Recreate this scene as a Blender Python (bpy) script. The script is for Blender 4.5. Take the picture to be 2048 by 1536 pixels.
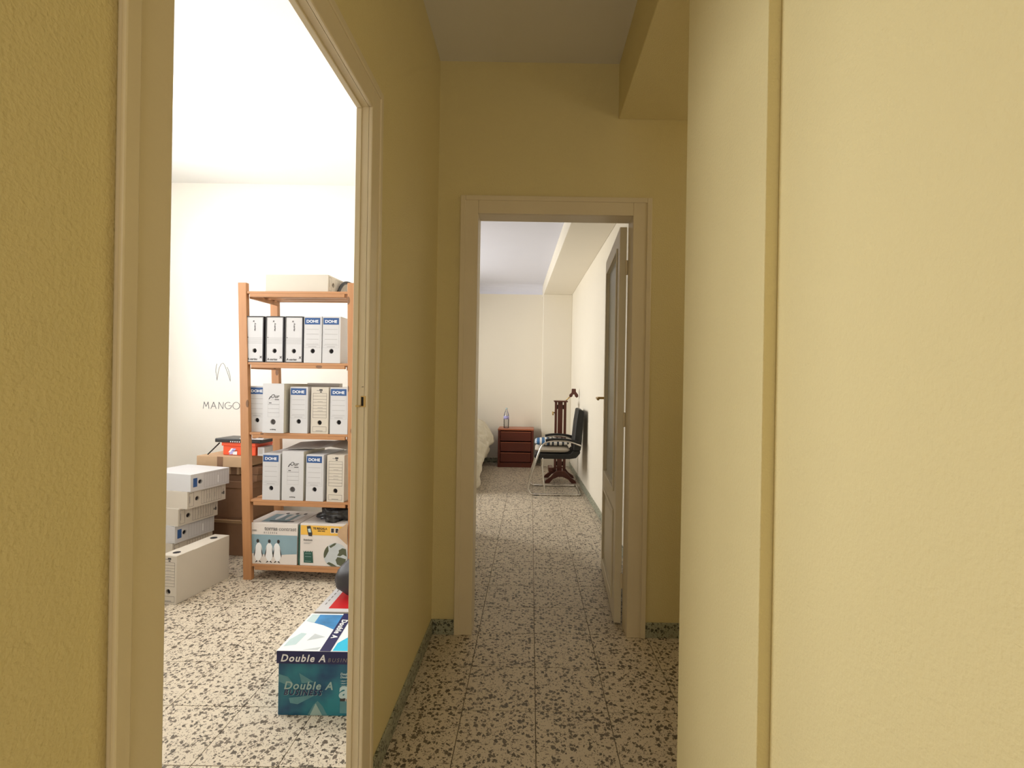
import bpy, math, random
from mathutils import Matrix, Vector, noise

for o in list(bpy.data.objects): bpy.data.objects.remove(o)
C = bpy.context.scene.collection
S = bpy.context.scene
R = math.radians
random.seed(4)

# ------------------------------------------------------------ camera, world, light
cd = bpy.data.cameras.new('camera'); cam = bpy.data.objects.new('camera', cd); C.objects.link(cam)
cd.sensor_width = 36; cd.lens = 950/2048*36
cd.shift_x = -38/2048; cd.shift_y = -5/2048
cd.clip_start = 0.02; cd.clip_end = 100
cam.matrix_world = Matrix.Translation((0, 0, 1.355)) @ Matrix.Rotation(R(90), 4, 'X') @ Matrix.Rotation(R(0.95), 4, 'Z')
S.camera = cam
S.view_settings.view_transform = 'Standard'; S.view_settings.look = 'None'
S.view_settings.gamma = 1; S.view_settings.use_curve_mapping = False
S.view_settings.exposure = 0.08

w = bpy.data.worlds.new('world'); S.world = w; w.use_nodes = True
bg = w.node_tree.nodes['Background']; bg.inputs[0].default_value = (0.75, 0.86, 1.0, 1); bg.inputs[1].default_value = 1.0

def area(name, loc, rot, sx, sy, power, col):
    l = bpy.data.lights.new(name, 'AREA'); l.shape = 'RECTANGLE'; l.size = sx; l.size_y = sy
    l.energy = power; l.color = col
    o = bpy.data.objects.new(name, l); C.objects.link(o); o.location = loc; o.rotation_euler = rot
    return o
# daylight entering by the office window and by the bedroom window (both in left walls, facing +X)
area('office_daylight', (-3.62, 2.62, 1.80), (0, R(-90), 0), 1.8, 2.4, 120, (1.0, 0.98, 0.975))
area('bedroom_daylight', (-3.02, 5.9, 1.75), (0, R(-90), 0), 1.3, 1.5, 120, (1.0, 0.95, 0.90))
area('office_front_fill', (-2.8, -0.82, 1.7), (R(90), 0, 0), 0.95, 1.5, 22, (1.0, 0.975, 0.965))  # fill light added from the front to lift box fronts and jamb
# office ceiling lamp; added fill lights in the side hallway and behind the camera
def lamp(name, loc, power, col, rad):
    l = bpy.data.lights.new(name, 'POINT'); l.energy = power; l.color = col; l.shadow_soft_size = rad
    o = bpy.data.objects.new(name, l); C.objects.link(o); o.location = loc
lamp('office_ceiling_lamp', (-2.45, 2.75, 2.62), 27, (1.0, 0.985, 0.975), 0.14)
lamp('hallway_fill', (1.9, 1.95, 2.2), 6.8, (1.0, 0.93, 0.80), 0.15)  # added fill for the corridor walls and floor, not a known lamp
area('rear_fill', (0.0, -1.46, 1.5), (R(90), 0, 0), 0.7, 1.6, 7.8, (1.0, 0.95, 0.86))  # added fill standing before the closed rear wall, no opening there

# ------------------------------------------------------------ materials
def nt(name):
    m = bpy.data.materials.new(name); m.use_nodes = True
    t = m.node_tree; return m, t, t.nodes['Principled BSDF']
def L(t, a, b): t.links.new(a, b)
def mth(t, op, a, b=None):
    n = t.nodes.new('ShaderNodeMath'); n.operation = op
    for i, v in enumerate((a, b)):
        if v is None: continue
        if isinstance(v, (int, float)): n.inputs[i].default_value = v
        else: L(t, v, n.inputs[i])
    return n.outputs[0]
def mixc(t, f, a, b):
    n = t.nodes.new('ShaderNodeMix'); n.data_type = 'RGBA'
    for i, v in ((0, f), (6, a), (7, b)):
        if isinstance(v, (int, float)): n.inputs[i].default_value = v
        elif isinstance(v, tuple): n.inputs[i].default_value = (*v, 1)
        else: L(t, v, n.inputs[i])
    return n.outputs[2]
def noi(t, vec, scale, detail=2, rough=0.5):
    n = t.nodes.new('ShaderNodeTexNoise'); n.inputs['Scale'].default_value = scale
    n.inputs['Detail'].default_value = detail; n.inputs['Roughness'].default_value = rough
    L(t, vec, n.inputs['Vector']); return n
def mat(name, col, rough=0.6, var=0.06, vs=9, bump=0.0, bs=120, metal=0.0, bd=0.002, coords='Object'):
    m, t, p = nt(name)
    tc = t.nodes.new('ShaderNodeTexCoord'); v = tc.outputs['Object']
    if coords == 'World':
        v = t.nodes.new('ShaderNodeNewGeometry').outputs['Position']
    n = noi(t, v, vs, 3)
    a = tuple(min(1, c*(1+var)) for c in col); b = tuple(c*(1-var) for c in col)
    L(t, mixc(t, n.outputs['Fac'], a, b), p.inputs['Base Color'])
    p.inputs['Roughness'].default_value = rough; p.inputs['Metallic'].default_value = metal
    if bump:
        n2 = noi(t, v, bs, 2); bp = t.nodes.new('ShaderNodeBump')
        bp.inputs['Strength'].default_value = bump; bp.inputs['Distance'].default_value = bd
        L(t, n2.outputs['Fac'], bp.inputs['Height']); L(t, bp.outputs[0], p.inputs['Normal'])
    return m
def wood(name, c1, c2, axis, rough=0.5, scale=1.0, knots=True):
    m, t, p = nt(name)
    tc = t.nodes.new('ShaderNodeTexCoord'); mp = t.nodes.new('ShaderNodeMapping')
    L(t, tc.outputs['Object'], mp.inputs[0])
    s = [38*scale]*3; s['XYZ'.index(axis)] = 2.2*scale; mp.inputs['Scale'].default_value = s
    oi = t.nodes.new('ShaderNodeObjectInfo'); ad = t.nodes.new('ShaderNodeVectorMath'); ad.operation = 'ADD'
    L(t, mp.outputs[0], ad.inputs[0]); cmb = t.nodes.new('ShaderNodeCombineXYZ')
    r = mth(t, 'MULTIPLY', oi.outputs['Random'], 40.0)
    for i in range(3): L(t, r, cmb.inputs[i])
    L(t, cmb.outputs[0], ad.inputs[1])
    n = noi(t, ad.outputs[0], 1.0, 5, 0.6)
    col = mixc(t, n.outputs['Fac'], c1, c2)
    if knots:
        v = t.nodes.new('ShaderNodeTexVoronoi'); v.inputs['Scale'].default_value = 5.5
        mp2 = t.nodes.new('ShaderNodeMapping'); L(t, tc.outputs['Object'], mp2.inputs[0])
        s2 = [1.6]*3; s2['XYZ'.index(axis)] = 0.75; mp2.inputs['Scale'].default_value = s2
        a2 = t.nodes.new('ShaderNodeVectorMath'); a2.operation = 'ADD'
        L(t, mp2.outputs[0], a2.inputs[0]); L(t, cmb.outputs[0], a2.inputs[1]); L(t, a2.outputs[0], v.inputs['Vector'])
        k = mth(t, 'LESS_THAN', v.outputs['Distance'], 0.11)
        col = mixc(t, mth(t, 'MULTIPLY', k, 0.75), col, tuple(x*0.25 for x in c2))
    L(t, col, p.inputs['Base Color']); p.inputs['Roughness'].default_value = rough
    return m
def terrazzo(name, base, dens=0.36, tint=(0.05, 0.036, 0.024)):
    m, t, p = nt(name)
    g = t.nodes.new('ShaderNodeNewGeometry').outputs['Position']
    oi = t.nodes.new('ShaderNodeObjectInfo'); cmb = t.nodes.new('ShaderNodeCombineXYZ')
    r = mth(t, 'MULTIPLY', oi.outputs['Random'], 30.0); L(t, r, cmb.inputs[0]); L(t, r, cmb.inputs[1])
    ad = t.nodes.new('ShaderNodeVectorMath'); ad.operation = 'ADD'; L(t, g, ad.inputs[0]); L(t, cmb.outputs[0], ad.inputs[1])
    n = noi(t, ad.outputs[0], 85, 2); sc = t.nodes.new('ShaderNodeVectorMath'); sc.operation = 'SCALE'
    sc.inputs['Scale'].default_value = 0.024; L(t, n.outputs['Color'], sc.inputs[0])
    a2 = t.nodes.new('ShaderNodeVectorMath'); a2.operation = 'ADD'; L(t, ad.outputs[0], a2.inputs[0]); L(t, sc.outputs[0], a2.inputs[1])
    masks = []
    for scl, lo, hi in ((58, 0.10, 0.74), (135, 0.12, 0.64)):
        v = t.nodes.new('ShaderNodeTexVoronoi'); v.inputs['Scale'].default_value = scl; L(t, a2.outputs[0], v.inputs['Vector'])
        sep = t.nodes.new('ShaderNodeSeparateColor'); L(t, v.outputs['Color'], sep.inputs[0])
        th = mth(t, 'ADD', mth(t, 'MULTIPLY', sep.outputs[0], hi-lo), lo-0.12)
        masks.append((mth(t, 'LESS_THAN', v.outputs['Distance'], th), sep.outputs[1]))
    nb = noi(t, g, 3, 3); b = mixc(t, nb.outputs['Fac'], tuple(c*1.06 for c in base), tuple(c*0.9 for c in base))
    fine = noi(t, a2.outputs[0], 260, 2)
    b = mixc(t, mth(t, 'MULTIPLY', fine.outputs['Fac'], 0.35), b, tuple(c*0.6 for c in base))
    chip = mixc(t, masks[0][1], tint, (tint[0]*2.8, tint[1]*2.9, tint[2]*3.1))
    col = mixc(t, mth(t, 'MULTIPLY', masks[1][0], 0.72), b, (0.12, 0.082, 0.055))
    col = mixc(t, mth(t, 'MULTIPLY', masks[0][0], 0.93), col, chip)
    L(t, col, p.inputs['Base Color']); p.inputs['Roughness'].default_value = 0.48
    return m

M = {}
M['paint'] = mat('yellow_paint', (0.79, 0.675, 0.365), 0.7, 0.03, 2, 0.55, 170, bd=0.003, coords='World')
M['cream'] = mat('cream_paint', (0.85, 0.79, 0.675), 0.7, 0.02, 2, 0.3, 150, coords='World')
M['ceil'] = mat('ceiling_paint', (0.80, 0.76, 0.70), 0.8, 0.02, 2, 0.2, 150, coords='World')
M['ceil_room'] = mat('ceiling_paint_white', (0.76, 0.77, 0.88), 0.8, 0.02, 2, 0.1, 150, coords='World')
M['office'] = mat('office_wall_paint', (0.87, 0.84, 0.775), 0.7, 0.02, 2, 0.3, 150, coords='World')
M['ceil_off'] = mat('office_ceiling_paint', (0.86, 0.86, 0.85), 0.8, 0.01, 2, 0.1, 150, coords='World')
M['trim'] = mat('cream_gloss_paint', (0.80, 0.69, 0.50), 0.42, 0.04, 5, 0.25, 60, coords='World')
M['door'] = mat('door_gloss_paint', (0.80, 0.72, 0.56), 0.4, 0.03, 5)
M['terr'] = terrazzo('terrazzo_tile', (0.74, 0.64, 0.50))
M['terrb'] = terrazzo('terrazzo_skirting', (0.42, 0.43, 0.33), tint=(0.025, 0.028, 0.02))
M['grout'] = mat('grout', (0.16, 0.12, 0.08), 0.9)
for ax in 'XYZ':
    M['pine'+ax] = wood('pine_'+ax, (0.54, 0.275, 0.12), (0.37, 0.16, 0.062), ax)
M['mahog'] = wood('mahogany', (0.13, 0.036, 0.022), (0.085, 0.023, 0.015), 'Z', 0.35, knots=False)
M['cherry'] = wood('cherry_veneer', (0.145, 0.026, 0.013), (0.105, 0.019, 0.010), 'X', 0.35, knots=False)
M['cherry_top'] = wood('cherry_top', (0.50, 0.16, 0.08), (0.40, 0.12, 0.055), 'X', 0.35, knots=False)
M['card'] = mat('white_card', (0.58, 0.565, 0.57), 0.6, 0.03)
M['cardc'] = mat('cream_card', (0.58, 0.52, 0.44), 0.6, 0.03)
M['cardg'] = mat('grey_card', (0.48, 0.44, 0.40), 0.7, 0.05)
M['ribbed'] = mat('corrugated_card', (0.60, 0.56, 0.46), 0.7, 0.12, 60)
M['blk'] = mat('black_card', (0.02, 0.016, 0.018), 0.5)
M['ink'] = mat('black_ink', (0.035, 0.03, 0.03), 0.6)
M['inkg'] = mat('grey_ink', (0.22, 0.205, 0.20), 0.6)
M['blue'] = mat('blue_ink', (0.018, 0.075, 0.235), 0.5)
M['white'] = mat('white_ink', (0.85, 0.85, 0.86), 0.5, 0.02)
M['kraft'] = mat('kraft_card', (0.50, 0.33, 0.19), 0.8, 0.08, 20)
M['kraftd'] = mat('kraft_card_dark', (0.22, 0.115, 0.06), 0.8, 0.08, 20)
M['hole'] = mat('hole_dark', (0.012, 0.01, 0.012), 0.9)
M['holeg'] = mat('hole_paper', (0.12, 0.11, 0.11), 0.9)
M['orange'] = mat('orange_plastic', (0.85, 0.10, 0.03), 0.35)
M['lilac'] = mat('lilac_paper', (0.42, 0.40, 0.75), 0.6)
M['blackpl'] = mat('black_plastic', (0.018, 0.018, 0.02), 0.35)
M['bag'] = mat('black_bag', (0.03, 0.028, 0.028), 0.3, 0.1, 20, 0.8, 25, bd=0.01)
M['navy'] = mat('navy_ink', (0.014, 0.016, 0.085), 0.45)
M['teal'] = None
M['cyan'] = mat('cyan_ink', (0.03, 0.50, 0.75), 0.4)
M['sky'] = mat('sky_print', (0.05, 0.23, 0.50), 0.4, 0.6, 14)
M['pale'] = mat('pale_blue_ink', (0.52, 0.66, 0.68), 0.5, 0.08)
M['greyp'] = mat('pale_grey_ink', (0.52, 0.56, 0.58), 0.5, 0.15, 20)
M['lid'] = mat('glossy_white_card', (0.84, 0.87, 0.89), 0.35, 0.02)
M['red'] = mat('red_ink', (0.55, 0.015, 0.02), 0.4)
M['seab'] = mat('sea_blue_print', (0.24, 0.36, 0.42), 0.5, 0.1, 10)
M['snow'] = mat('snow_print', (0.72, 0.66, 0.62), 0.5, 0.04)
M['yel'] = mat('yellow_print', (0.80, 0.46, 0.07), 0.5, 0.06)
M['green'] = mat('green_ink', (0.02, 0.09, 0.065), 0.5)
M['globe'] = mat('olive_ink', (0.09, 0.10, 0.055), 0.6)
M['chrome'] = mat('chrome', (0.75, 0.73, 0.70), 0.18, 0.02, metal=1.0)
M['brass'] = mat('brass', (0.55, 0.38, 0.15), 0.3, 0.05, metal=1.0)
M['leather'] = mat('black_leather', (0.012, 0.012, 0.012), 0.6, 0.15, 20, 0.2, 200)
M['duvet'] = mat('duvet_cotton', (0.72, 0.66, 0.53), 0.9, 0.10, 26, 0.5, 30, bd=0.015)
M['mattress'] = mat('mattress_cloth', (0.6, 0.55, 0.46), 0.9)
M['pad'] = mat('beige_cushion', (0.56, 0.50, 0.42), 0.9)
M['stripew'] = mat('white_cloth', (0.74, 0.72, 0.68), 0.9)
M['striped'] = mat('navy_cloth', (0.035, 0.045, 0.06), 0.9)
M['stripeb'] = mat('blue_cloth', (0.04, 0.14, 0.32), 0.9)
M['pencil'] = mat('graphite_pencil', (0.12, 0.12, 0.14), 0.8)
def glassmat(name, tint, rough, fac):
    m, t, p = nt(name); t.nodes.remove(p)
    out = t.nodes['Material Output']; tr = t.nodes.new('ShaderNodeBsdfTransparent'); tr.inputs[0].default_value = (*tint, 1)
    gl = t.nodes.new('ShaderNodeBsdfGlossy'); gl.inputs['Roughness'].default_value = rough
    mx = t.nodes.new('ShaderNodeMixShader'); fr = t.nodes.new('ShaderNodeFresnel'); fr.inputs[0].default_value = 1.45
    f = mth(t, 'ADD', fr.outputs[0], fac)
    L(t, f, mx.inputs[0]); L(t, tr.outputs[0], mx.inputs[1]); L(t, gl.outputs[0], mx.inputs[2]); L(t, mx.outputs[0], out.inputs[0])
    return m
M['glass'] = glassmat('window_glass', (0.97, 0.98, 0.97), 0.02, 0.0)
M['pet'] = glassmat('clear_plastic', (0.86, 0.87, 0.88), 0.1, 0.04)
def frosted():
    m, t, p = nt('frosted_glass')
    tc = t.nodes.new('ShaderNodeTexCoord'); n = noi(t, tc.outputs['Object'], 160, 2)
    bp = t.nodes.new('ShaderNodeBump'); bp.inputs['Strength'].default_value = 0.5; bp.inputs['Distance'].default_value = 0.002
    L(t, n.outputs['Fac'], bp.inputs['Height']); L(t, bp.outputs[0], p.inputs['Normal'])
    L(t, mixc(t, n.outputs['Fac'], (0.80, 0.80, 0.74), (0.66, 0.67, 0.61)), p.inputs['Base Color'])
    p.inputs['Roughness'].default_value = 0.35; p.inputs['Transmission Weight'].default_value = 0.35
    return m
M['frost'] = frosted()
def tealmat():
    m, t, p = nt('teal_photo_print')
    tc = t.nodes.new('ShaderNodeTexCoord'); n = noi(t, tc.outputs['Object'], 7, 3)
    r = t.nodes.new('ShaderNodeValToRGB'); L(t, n.outputs['Fac'], r.inputs[0])
    r.color_ramp.elements[0].position = 0.35; r.color_ramp.elements[0].color = (0.008, 0.055, 0.15, 1)
    r.color_ramp.elements[1].position = 0.65; r.color_ramp.elements[1].color = (0.02, 0.22, 0.28, 1)
    L(t, r.outputs[0], p.inputs['Base Color']); p.inputs['Roughness'].default_value = 0.4
    return m
M['teal'] = tealmat()
M['tealp'] = mat('pale_teal_ink', (0.10, 0.26, 0.30), 0.4, 0.3, 25)
M['teall'] = mat('light_teal_ink', (0.34, 0.48, 0.46), 0.4, 0.1)

# ------------------------------------------------------------ mesh builder
class MB:
    def __init__(s): s.v = []; s.f = []; s.m = []; s.mats = []
    def _m(s, m):
        if m not in s.mats: s.mats.append(m)
        return s.mats.index(m)
    def add(s, vs, fs, m):
        b = len(s.v); s.v += [tuple(v) for v in vs]; i = s._m(m)
        for f in fs: s.f.append([b+k for k in f]); s.m.append(i)
    def box(s, x0, x1, y0, y1, z0, z1, m, T=None):
        vs = [Vector((x, y, z)) for z in (z0, z1) for y in (y0, y1) for x in (x0, x1)]
        if T is not None: vs = [T @ v for v in vs]
        s.add(vs, [(0, 2, 3, 1), (4, 5, 7, 6), (0, 1, 5, 4), (2, 6, 7, 3), (0, 4, 6, 2), (1, 3, 7, 5)], m); return s
    def hexa(s, p, m):   # 8 corners, bottom ring then top ring (ccw)
        s.add(p, [(3, 2, 1, 0), (4, 5, 6, 7), (0, 1, 5, 4), (1, 2, 6, 5), (2, 3, 7, 6), (3, 0, 4, 7)], m); return s
    def poly(s, pts, m): s.add(pts, [list(range(len(pts)))], m); return s
    def fr(s, pts, y, m):   # flat polygon on the front plane (x,z) at depth y, facing -Y
        s.add([(x, y, z) for x, z in pts], [list(range(len(pts)))], m); return s
    def rect(s, x0, x1, z0, z1, y, m): return s.fr([(x0, z0), (x1, z0), (x1, z1), (x0, z1)], y, m)
    def frame(s, x0, x1, z0, z1, y, t, m):
        s.rect(x0, x1, z0, z0+t, y, m); s.rect(x0, x1, z1-t, z1, y, m)
        s.rect(x0, x0+t, z0, z1, y, m); s.rect(x1-t, x1, z0, z1, y, m); return s
    def ell(s, cx, cz, rx, rz, y, m, n=18, a=0):
        return s.fr([(cx+rx*math.cos(k*2*math.pi/n)*math.cos(a)-rz*math.sin(k*2*math.pi/n)*math.sin(a),
                      cz+rx*math.cos(k*2*math.pi/n)*math.sin(a)+rz*math.sin(k*2*math.pi/n)*math.cos(a)) for k in range(n)], y, m)
    def prism(s, pts, axis, a, b, m):   # polygon extruded along an axis
        n = len(pts)
        def P(u, v, w): return {'X': (w, u, v), 'Y': (u, w, v), 'Z': (u, v, w)}[axis]
        vs = [P(u, v, a) for u, v in pts]+[P(u, v, b) for u, v in pts]
        s.add(vs, [list(range(n))[::-1], list(range(n, 2*n))]+[[i, (i+1) % n, n+(i+1) % n, n+i] for i in range(n)], m); return s
    def tube(s, pts, r, m, n=10, closed=False):
        pts = [Vector(p) for p in pts]; N = len(pts); b = len(s.v); vs = []
        up = Vector((0, 0, 1)); prev = None
        for i, p in enumerate(pts):
            if closed: d = pts[(i+1) % N]-pts[i-1]
            else: d = pts[min(i+1, N-1)]-pts[max(i-1, 0)]
            d.normalize()
            if prev is None:
                a = d.cross(up)
                if a.length < 0.1: a = d.cross(Vector((1, 0, 0)))
            else: a = prev-d*prev.dot(d)
            a.normalize(); prev = a; c = d.cross(a)
            rr = r[i] if isinstance(r, (list, tuple)) else r
            vs += [p+a*rr*math.cos(2*math.pi*k/n)+c*rr*math.sin(2*math.pi*k/n) for k in range(n)]
        fs = []
        for i in range(N if closed else N-1):
            j = (i+1) % N
            fs += [(i*n+k, i*n+(k+1) % n, j*n+(k+1) % n, j*n+k) for k in range(n)]
        if not closed: fs += [list(range(n))[::-1], [(N-1)*n+k for k in range(n)]]
        s.add(vs, fs, m); return s
    def lathe(s, prof, m, c=(0, 0, 0), n=24):
        vs = []; fs = []
        for r, z in prof: vs += [(c[0]+r*math.cos(2*math.pi*k/n), c[1]+r*math.sin(2*math.pi*k/n), c[2]+z) for k in range(n)]
        for i in range(len(prof)-1): fs += [(i*n+k, i*n+(k+1) % n, (i+1)*n+(k+1) % n, (i+1)*n+k) for k in range(n)]
        fs += [list(range(n))[::-1], [(len(prof)-1)*n+k for k in range(n)]]
        s.add(vs, fs, m); return s
    def obj(s, name, parent=None, T=None, bevel=0, smooth=False, seg=2):
        me = bpy.data.meshes.new(name); me.from_pydata(s.v, [], s.f)
        for m in s.mats: me.materials.append(m)
        me.polygons.foreach_set('material_index', s.m)
        if smooth: me.polygons.foreach_set('use_smooth', [True]*len(s.f))
        me.update()
        o = bpy.data.objects.new(name, me); C.objects.link(o)
        if parent: o.parent = parent
        if T is not None: o.matrix_local = T
        if bevel:
            b = o.modifiers.new('bevel', 'BEVEL'); b.width = bevel; b.segments = seg; b.limit_method = 'ANGLE'; b.angle_limit = R(40)
        return o
def arc(c, r, a0, a1, n, plane='XZ', k=0.0):
    out = []
    for i in range(n+1):
        a = R(a0+(a1-a0)*i/n); u, v = c[0]+r*math.cos(a), c[1]+r*math.sin(a)
        out.append({'XZ': (u, k, v), 'YZ': (k, u, v), 'XY': (u, v, k)}[plane])
    return out
def smoothpts(pts, it=3):
    pts = [Vector(p) for p in pts]
    for _ in range(it):
        q = [pts[0]]
        for a, b in zip(pts, pts[1:]): q += [a*0.75+b*0.25, a*0.25+b*0.75]
        q.append(pts[-1]); pts = q
    return pts

def thing(name, label, cat, T=Matrix(), group=None):
    o = bpy.data.objects.new(name, None); C.objects.link(o); o.empty_display_size = 0.05
    o.matrix_world = T; o['label'] = label; o['category'] = cat
    if group: o['group'] = group
    return o
def tag(o, label, cat, group=None):
    o['label'] = label; o['category'] = cat
    if group: o['group'] = group
    return o
def struct(o): o['kind'] = 'structure'; return o
def sroot(name, T=Matrix()):
    o = bpy.data.objects.new(name, None); C.objects.link(o); o.matrix_world = T; o['kind'] = 'structure'; return o
def dup(root, T, label=None, group=None):
    kids = {}
    for o in bpy.data.objects:
        if o.parent: kids.setdefault(o.parent.name, []).append(o)
    r = root.copy(); C.objects.link(r); r.matrix_world = T
    if label: r['label'] = label
    if group: r['group'] = group
    for ch in kids.get(root.name, []):
        c = ch.copy(); C.objects.link(c); c.parent = r
        for g in kids.get(ch.name, []):
            d = g.copy(); C.objects.link(d); d.parent = c
    return r
def TR(x, y, z, rz=0): return Matrix.Translation((x, y, z)) @ Matrix.Rotation(R(rz), 4, 'Z')
FRONT = Matrix.Rotation(R(90), 4, 'X')   # text standing on a front plane, facing -Y
def text(s, size, m, parent, T, shear=0, bold=0, align='LEFT', space=1.0, name='lettering', thick=0.0003, sx=1.0):
    cu = bpy.data.curves.new('t', 'FONT'); cu.body = s; cu.size = size; cu.shear = shear; cu.offset = bold
    cu.align_x = align; cu.space_character = space; cu.extrude = thick; cu.resolution_u = 3
    o = bpy.data.objects.new('t', cu); C.objects.link(o); bpy.context.view_layer.update()
    me = bpy.data.meshes.new_from_object(o.evaluated_get(bpy.context.evaluated_depsgraph_get()))
    bpy.data.objects.remove(o); me.materials.clear(); me.materials.append(m)
    me.transform(Matrix.Diagonal((sx, 1, 1, 1)))
    r = bpy.data.objects.new(name, me); C.objects.link(r); r.parent = parent; r.matrix_local = T
    return r

# ------------------------------------------------------------ the setting
WX, WX2 = -0.512, -0.548       # corridor's left partition
D0, D1, DZ = 0.657, 1.460, 2.19  # office doorway
EY, EY2 = 2.54, 2.64             # wall across the corridor's end
B0, B1, BZ = -0.295, 0.530, 2.246  # bedroom doorway
CZ = 3.06
b = MB()
b.box(WX2, WX, -1.5, D0-0.025, 0, CZ, M['paint']); b.box(WX2, WX, D1+0.025, EY2+0.0, 0, CZ, M['paint'])
b.box(WX2, WX, D0-0.025, D1+0.025, DZ+0.025, CZ, M['paint'])
struct(b.obj('wall_left'))
b = MB(); b.box(WX2-0.004, WX2, -0.6, D0-0.025, 0, CZ, M['cream']); b.box(WX2-0.004, WX2, D1+0.025, 4.1, 0, CZ, M['cream'])
b.box(WX2-0.004, WX2, D0-0.025, D1+0.025, DZ+0.025, CZ, M['cream']); b.box(WX2, -0.50, EY2, 4.25, 0, CZ, M['cream'])
struct(b.obj('wall_right_office'))
# end wall with bedroom doorway
b = MB()
b.box(WX, B0-0.03, EY, EY2, 0, CZ, M['paint']); b.box(B1+0.03, 2.6, EY, EY2, 0, CZ, M['paint'])
b.box(B0-0.03, B1+0.03, EY, EY2, BZ+0.03, CZ, M['paint'])
struct(b.obj('wall_end'))
# right wall: thin step (pilaster) then the corner where the corridor widens
b = MB()
b.box(0.45, 0.62, -1.5, 0.876, 0, CZ, M['paint'])
b.box(0.427, 0.62, 0.876, 1.334, 0, CZ, M['paint'])
struct(b.obj('wall_right', bevel=0.002))
b = MB(); b.box(0.62, 2.7, 1.20, 1.334, 0, CZ, M['paint']); struct(b.obj('wall_recess_front'))
b = MB(); b.box(2.6, 2.7, 1.334, EY2, 0, CZ, M['paint']); struct(b.obj('wall_recess_right'))
b = MB(); b.box(-0.7, 0.7, -1.6, -1.5, 0, CZ, M['paint']); struct(b.obj('wall_behind'))
b = MB(); b.box(-0.56, 2.72, -1.6, EY2, CZ, CZ+0.1, M['ceil']); struct(b.obj('ceiling'))
b = MB(); b.box(0.445, 1.0, 1.334, EY, 2.765, CZ, M['paint']); struct(b.obj('trim_1', bevel=0.004))

# skirting, terrazzo
b = MB(); b.box(WX, WX+0.010, D1+0.11, EY, 0, 0.078, M['terrb']); struct(b.obj('baseboard_left', bevel=0.002))
b = MB(); b.box(WX+0.010, B0-0.092, EY-0.012, EY, 0, 0.078, M['terrb']); b.box(B1+0.10, 2.6, EY-0.012, EY, 0, 0.078, M['terrb'])
struct(b.obj('baseboard_end', bevel=0.002))
b = MB(); b.box(0.44, 2.6, 1.334, 1.344, 0, 0.078, M['terrb']); struct(b.obj('baseboard_recess', bevel=0.002))

# door_1: office doorway frame (casing + jambs), door taken off or folded away
d1 = sroot('door_1')
c = WX+0.012
def ybox(y0, y1, z0, z1, x0, x1, m): return MB().box(x0, x1, y0, y1, z0, z1, m)
ybox(D0-0.078, D0, 0, DZ+0.085, WX, c, M['trim']).obj('casing', d1, bevel=0.003)
ybox(D0-0.084, D0-0.060, 0, DZ+0.09, c-0.002, c+0.005, M['trim']).obj('casing_bead', d1, bevel=0.0025)
ybox(D1, D1+0.085, 0, DZ+0.085, WX, c, M['trim']).obj('casing', d1, bevel=0.003)
ybox(D1+0.07, D1+0.092, 0, DZ+0.09, c-0.002, c+0.005, M['trim']).obj('casing_bead', d1, bevel=0.0025)
ybox(D0, D1, DZ, DZ+0.085, WX, c, M['trim']).obj('casing', d1, bevel=0.003)
ybox(D0-0.060, D1+0.07, DZ+0.066, DZ+0.09, c-0.002, c+0.005, M['trim']).obj('casing_bead', d1, bevel=0.0025)
ybox(D0-0.025, D0, 0, DZ, WX2, WX, M['trim']).obj('jamb', d1)
ybox(D1, D1+0.025, 0, DZ, WX2, WX, M['trim']).obj('jamb', d1)
ybox(D0-0.025, D1+0.025, DZ, DZ+0.025, WX2, WX, M['trim']).obj('jamb', d1)
ybox(D1-0.006, D1, 0, DZ-0.006, WX2, -0.532, M['trim']).obj('door_stop', d1, bevel=0.0015)
ybox(D0, D1, DZ-0.006, DZ, WX2, -0.532, M['trim']).obj('door_stop', d1, bevel=0.0015)
# strike plate with its bolt hole
b = MB(); b.box(-0.5225, -0.507, D1-0.0012, D1, 1.268, 1.302, M['brass']); st = b.obj('strike_plate', d1)
b = MB(); b.box(-0.5205, -0.5135, D1-0.002, D1-0.0011, 1.271, 1.299, M['hole'])
b.box(-0.535, -0.5225, D1-0.008, D1-0.006, 1.268, 1.274, M['brass']); b.obj('strike_hole', st)
b = MB(); b.add([(-0.515, D1-0.0008, 1.332), (-0.522, D1-0.0008, 1.329), (-0.514, D1-0.0008, 1.329)], [(0, 1, 2)], M['grout']); b.obj('paint_chip', d1)

# door_2: bedroom doorway frame and its open leaf
d2 = sroot('door_2')
f = EY-0.014
MB().box(B0-0.090, B0, f, EY, 0, BZ+0.09, M['trim']).obj('casing', d2, bevel=0.003)
MB().box(B1, B1+0.095, f, EY, 0, BZ+0.09, M['trim']).obj('casing', d2, bevel=0.003)
MB().box(B0, B1, f, EY, BZ, BZ+0.09, M['trim']).obj('casing', d2, bevel=0.003)
b = MB(); b.box(B0-0.094, B0-0.068, f-0.006, f+0.001, 0, BZ+0.094, M['trim']); b.obj('casing_bead', d2, bevel=0.003)
b = MB(); b.box(B1+0.073, B1+0.099, f-0.006, f+0.001, 0, BZ+0.094, M['trim']); b.obj('casing_bead', d2, bevel=0.003)
b = MB(); b.box(B0-0.068, B1+0.073, f-0.006, f+0.001, BZ+0.068, BZ+0.094, M['trim']); b.obj('casing_bead', d2, bevel=0.003)
MB().box(B0-0.03, B0, EY, EY2+0.012, 0, BZ, M['trim']).obj('jamb', d2)
MB().box(B1, B1+0.03, EY, EY2+0.012, 0, BZ, M['trim']).obj('jamb', d2)
MB().box(B0-0.03, B1+0.03, EY, EY2+0.012, BZ, BZ+0.03, M['trim']).obj('jamb', d2)
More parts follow.
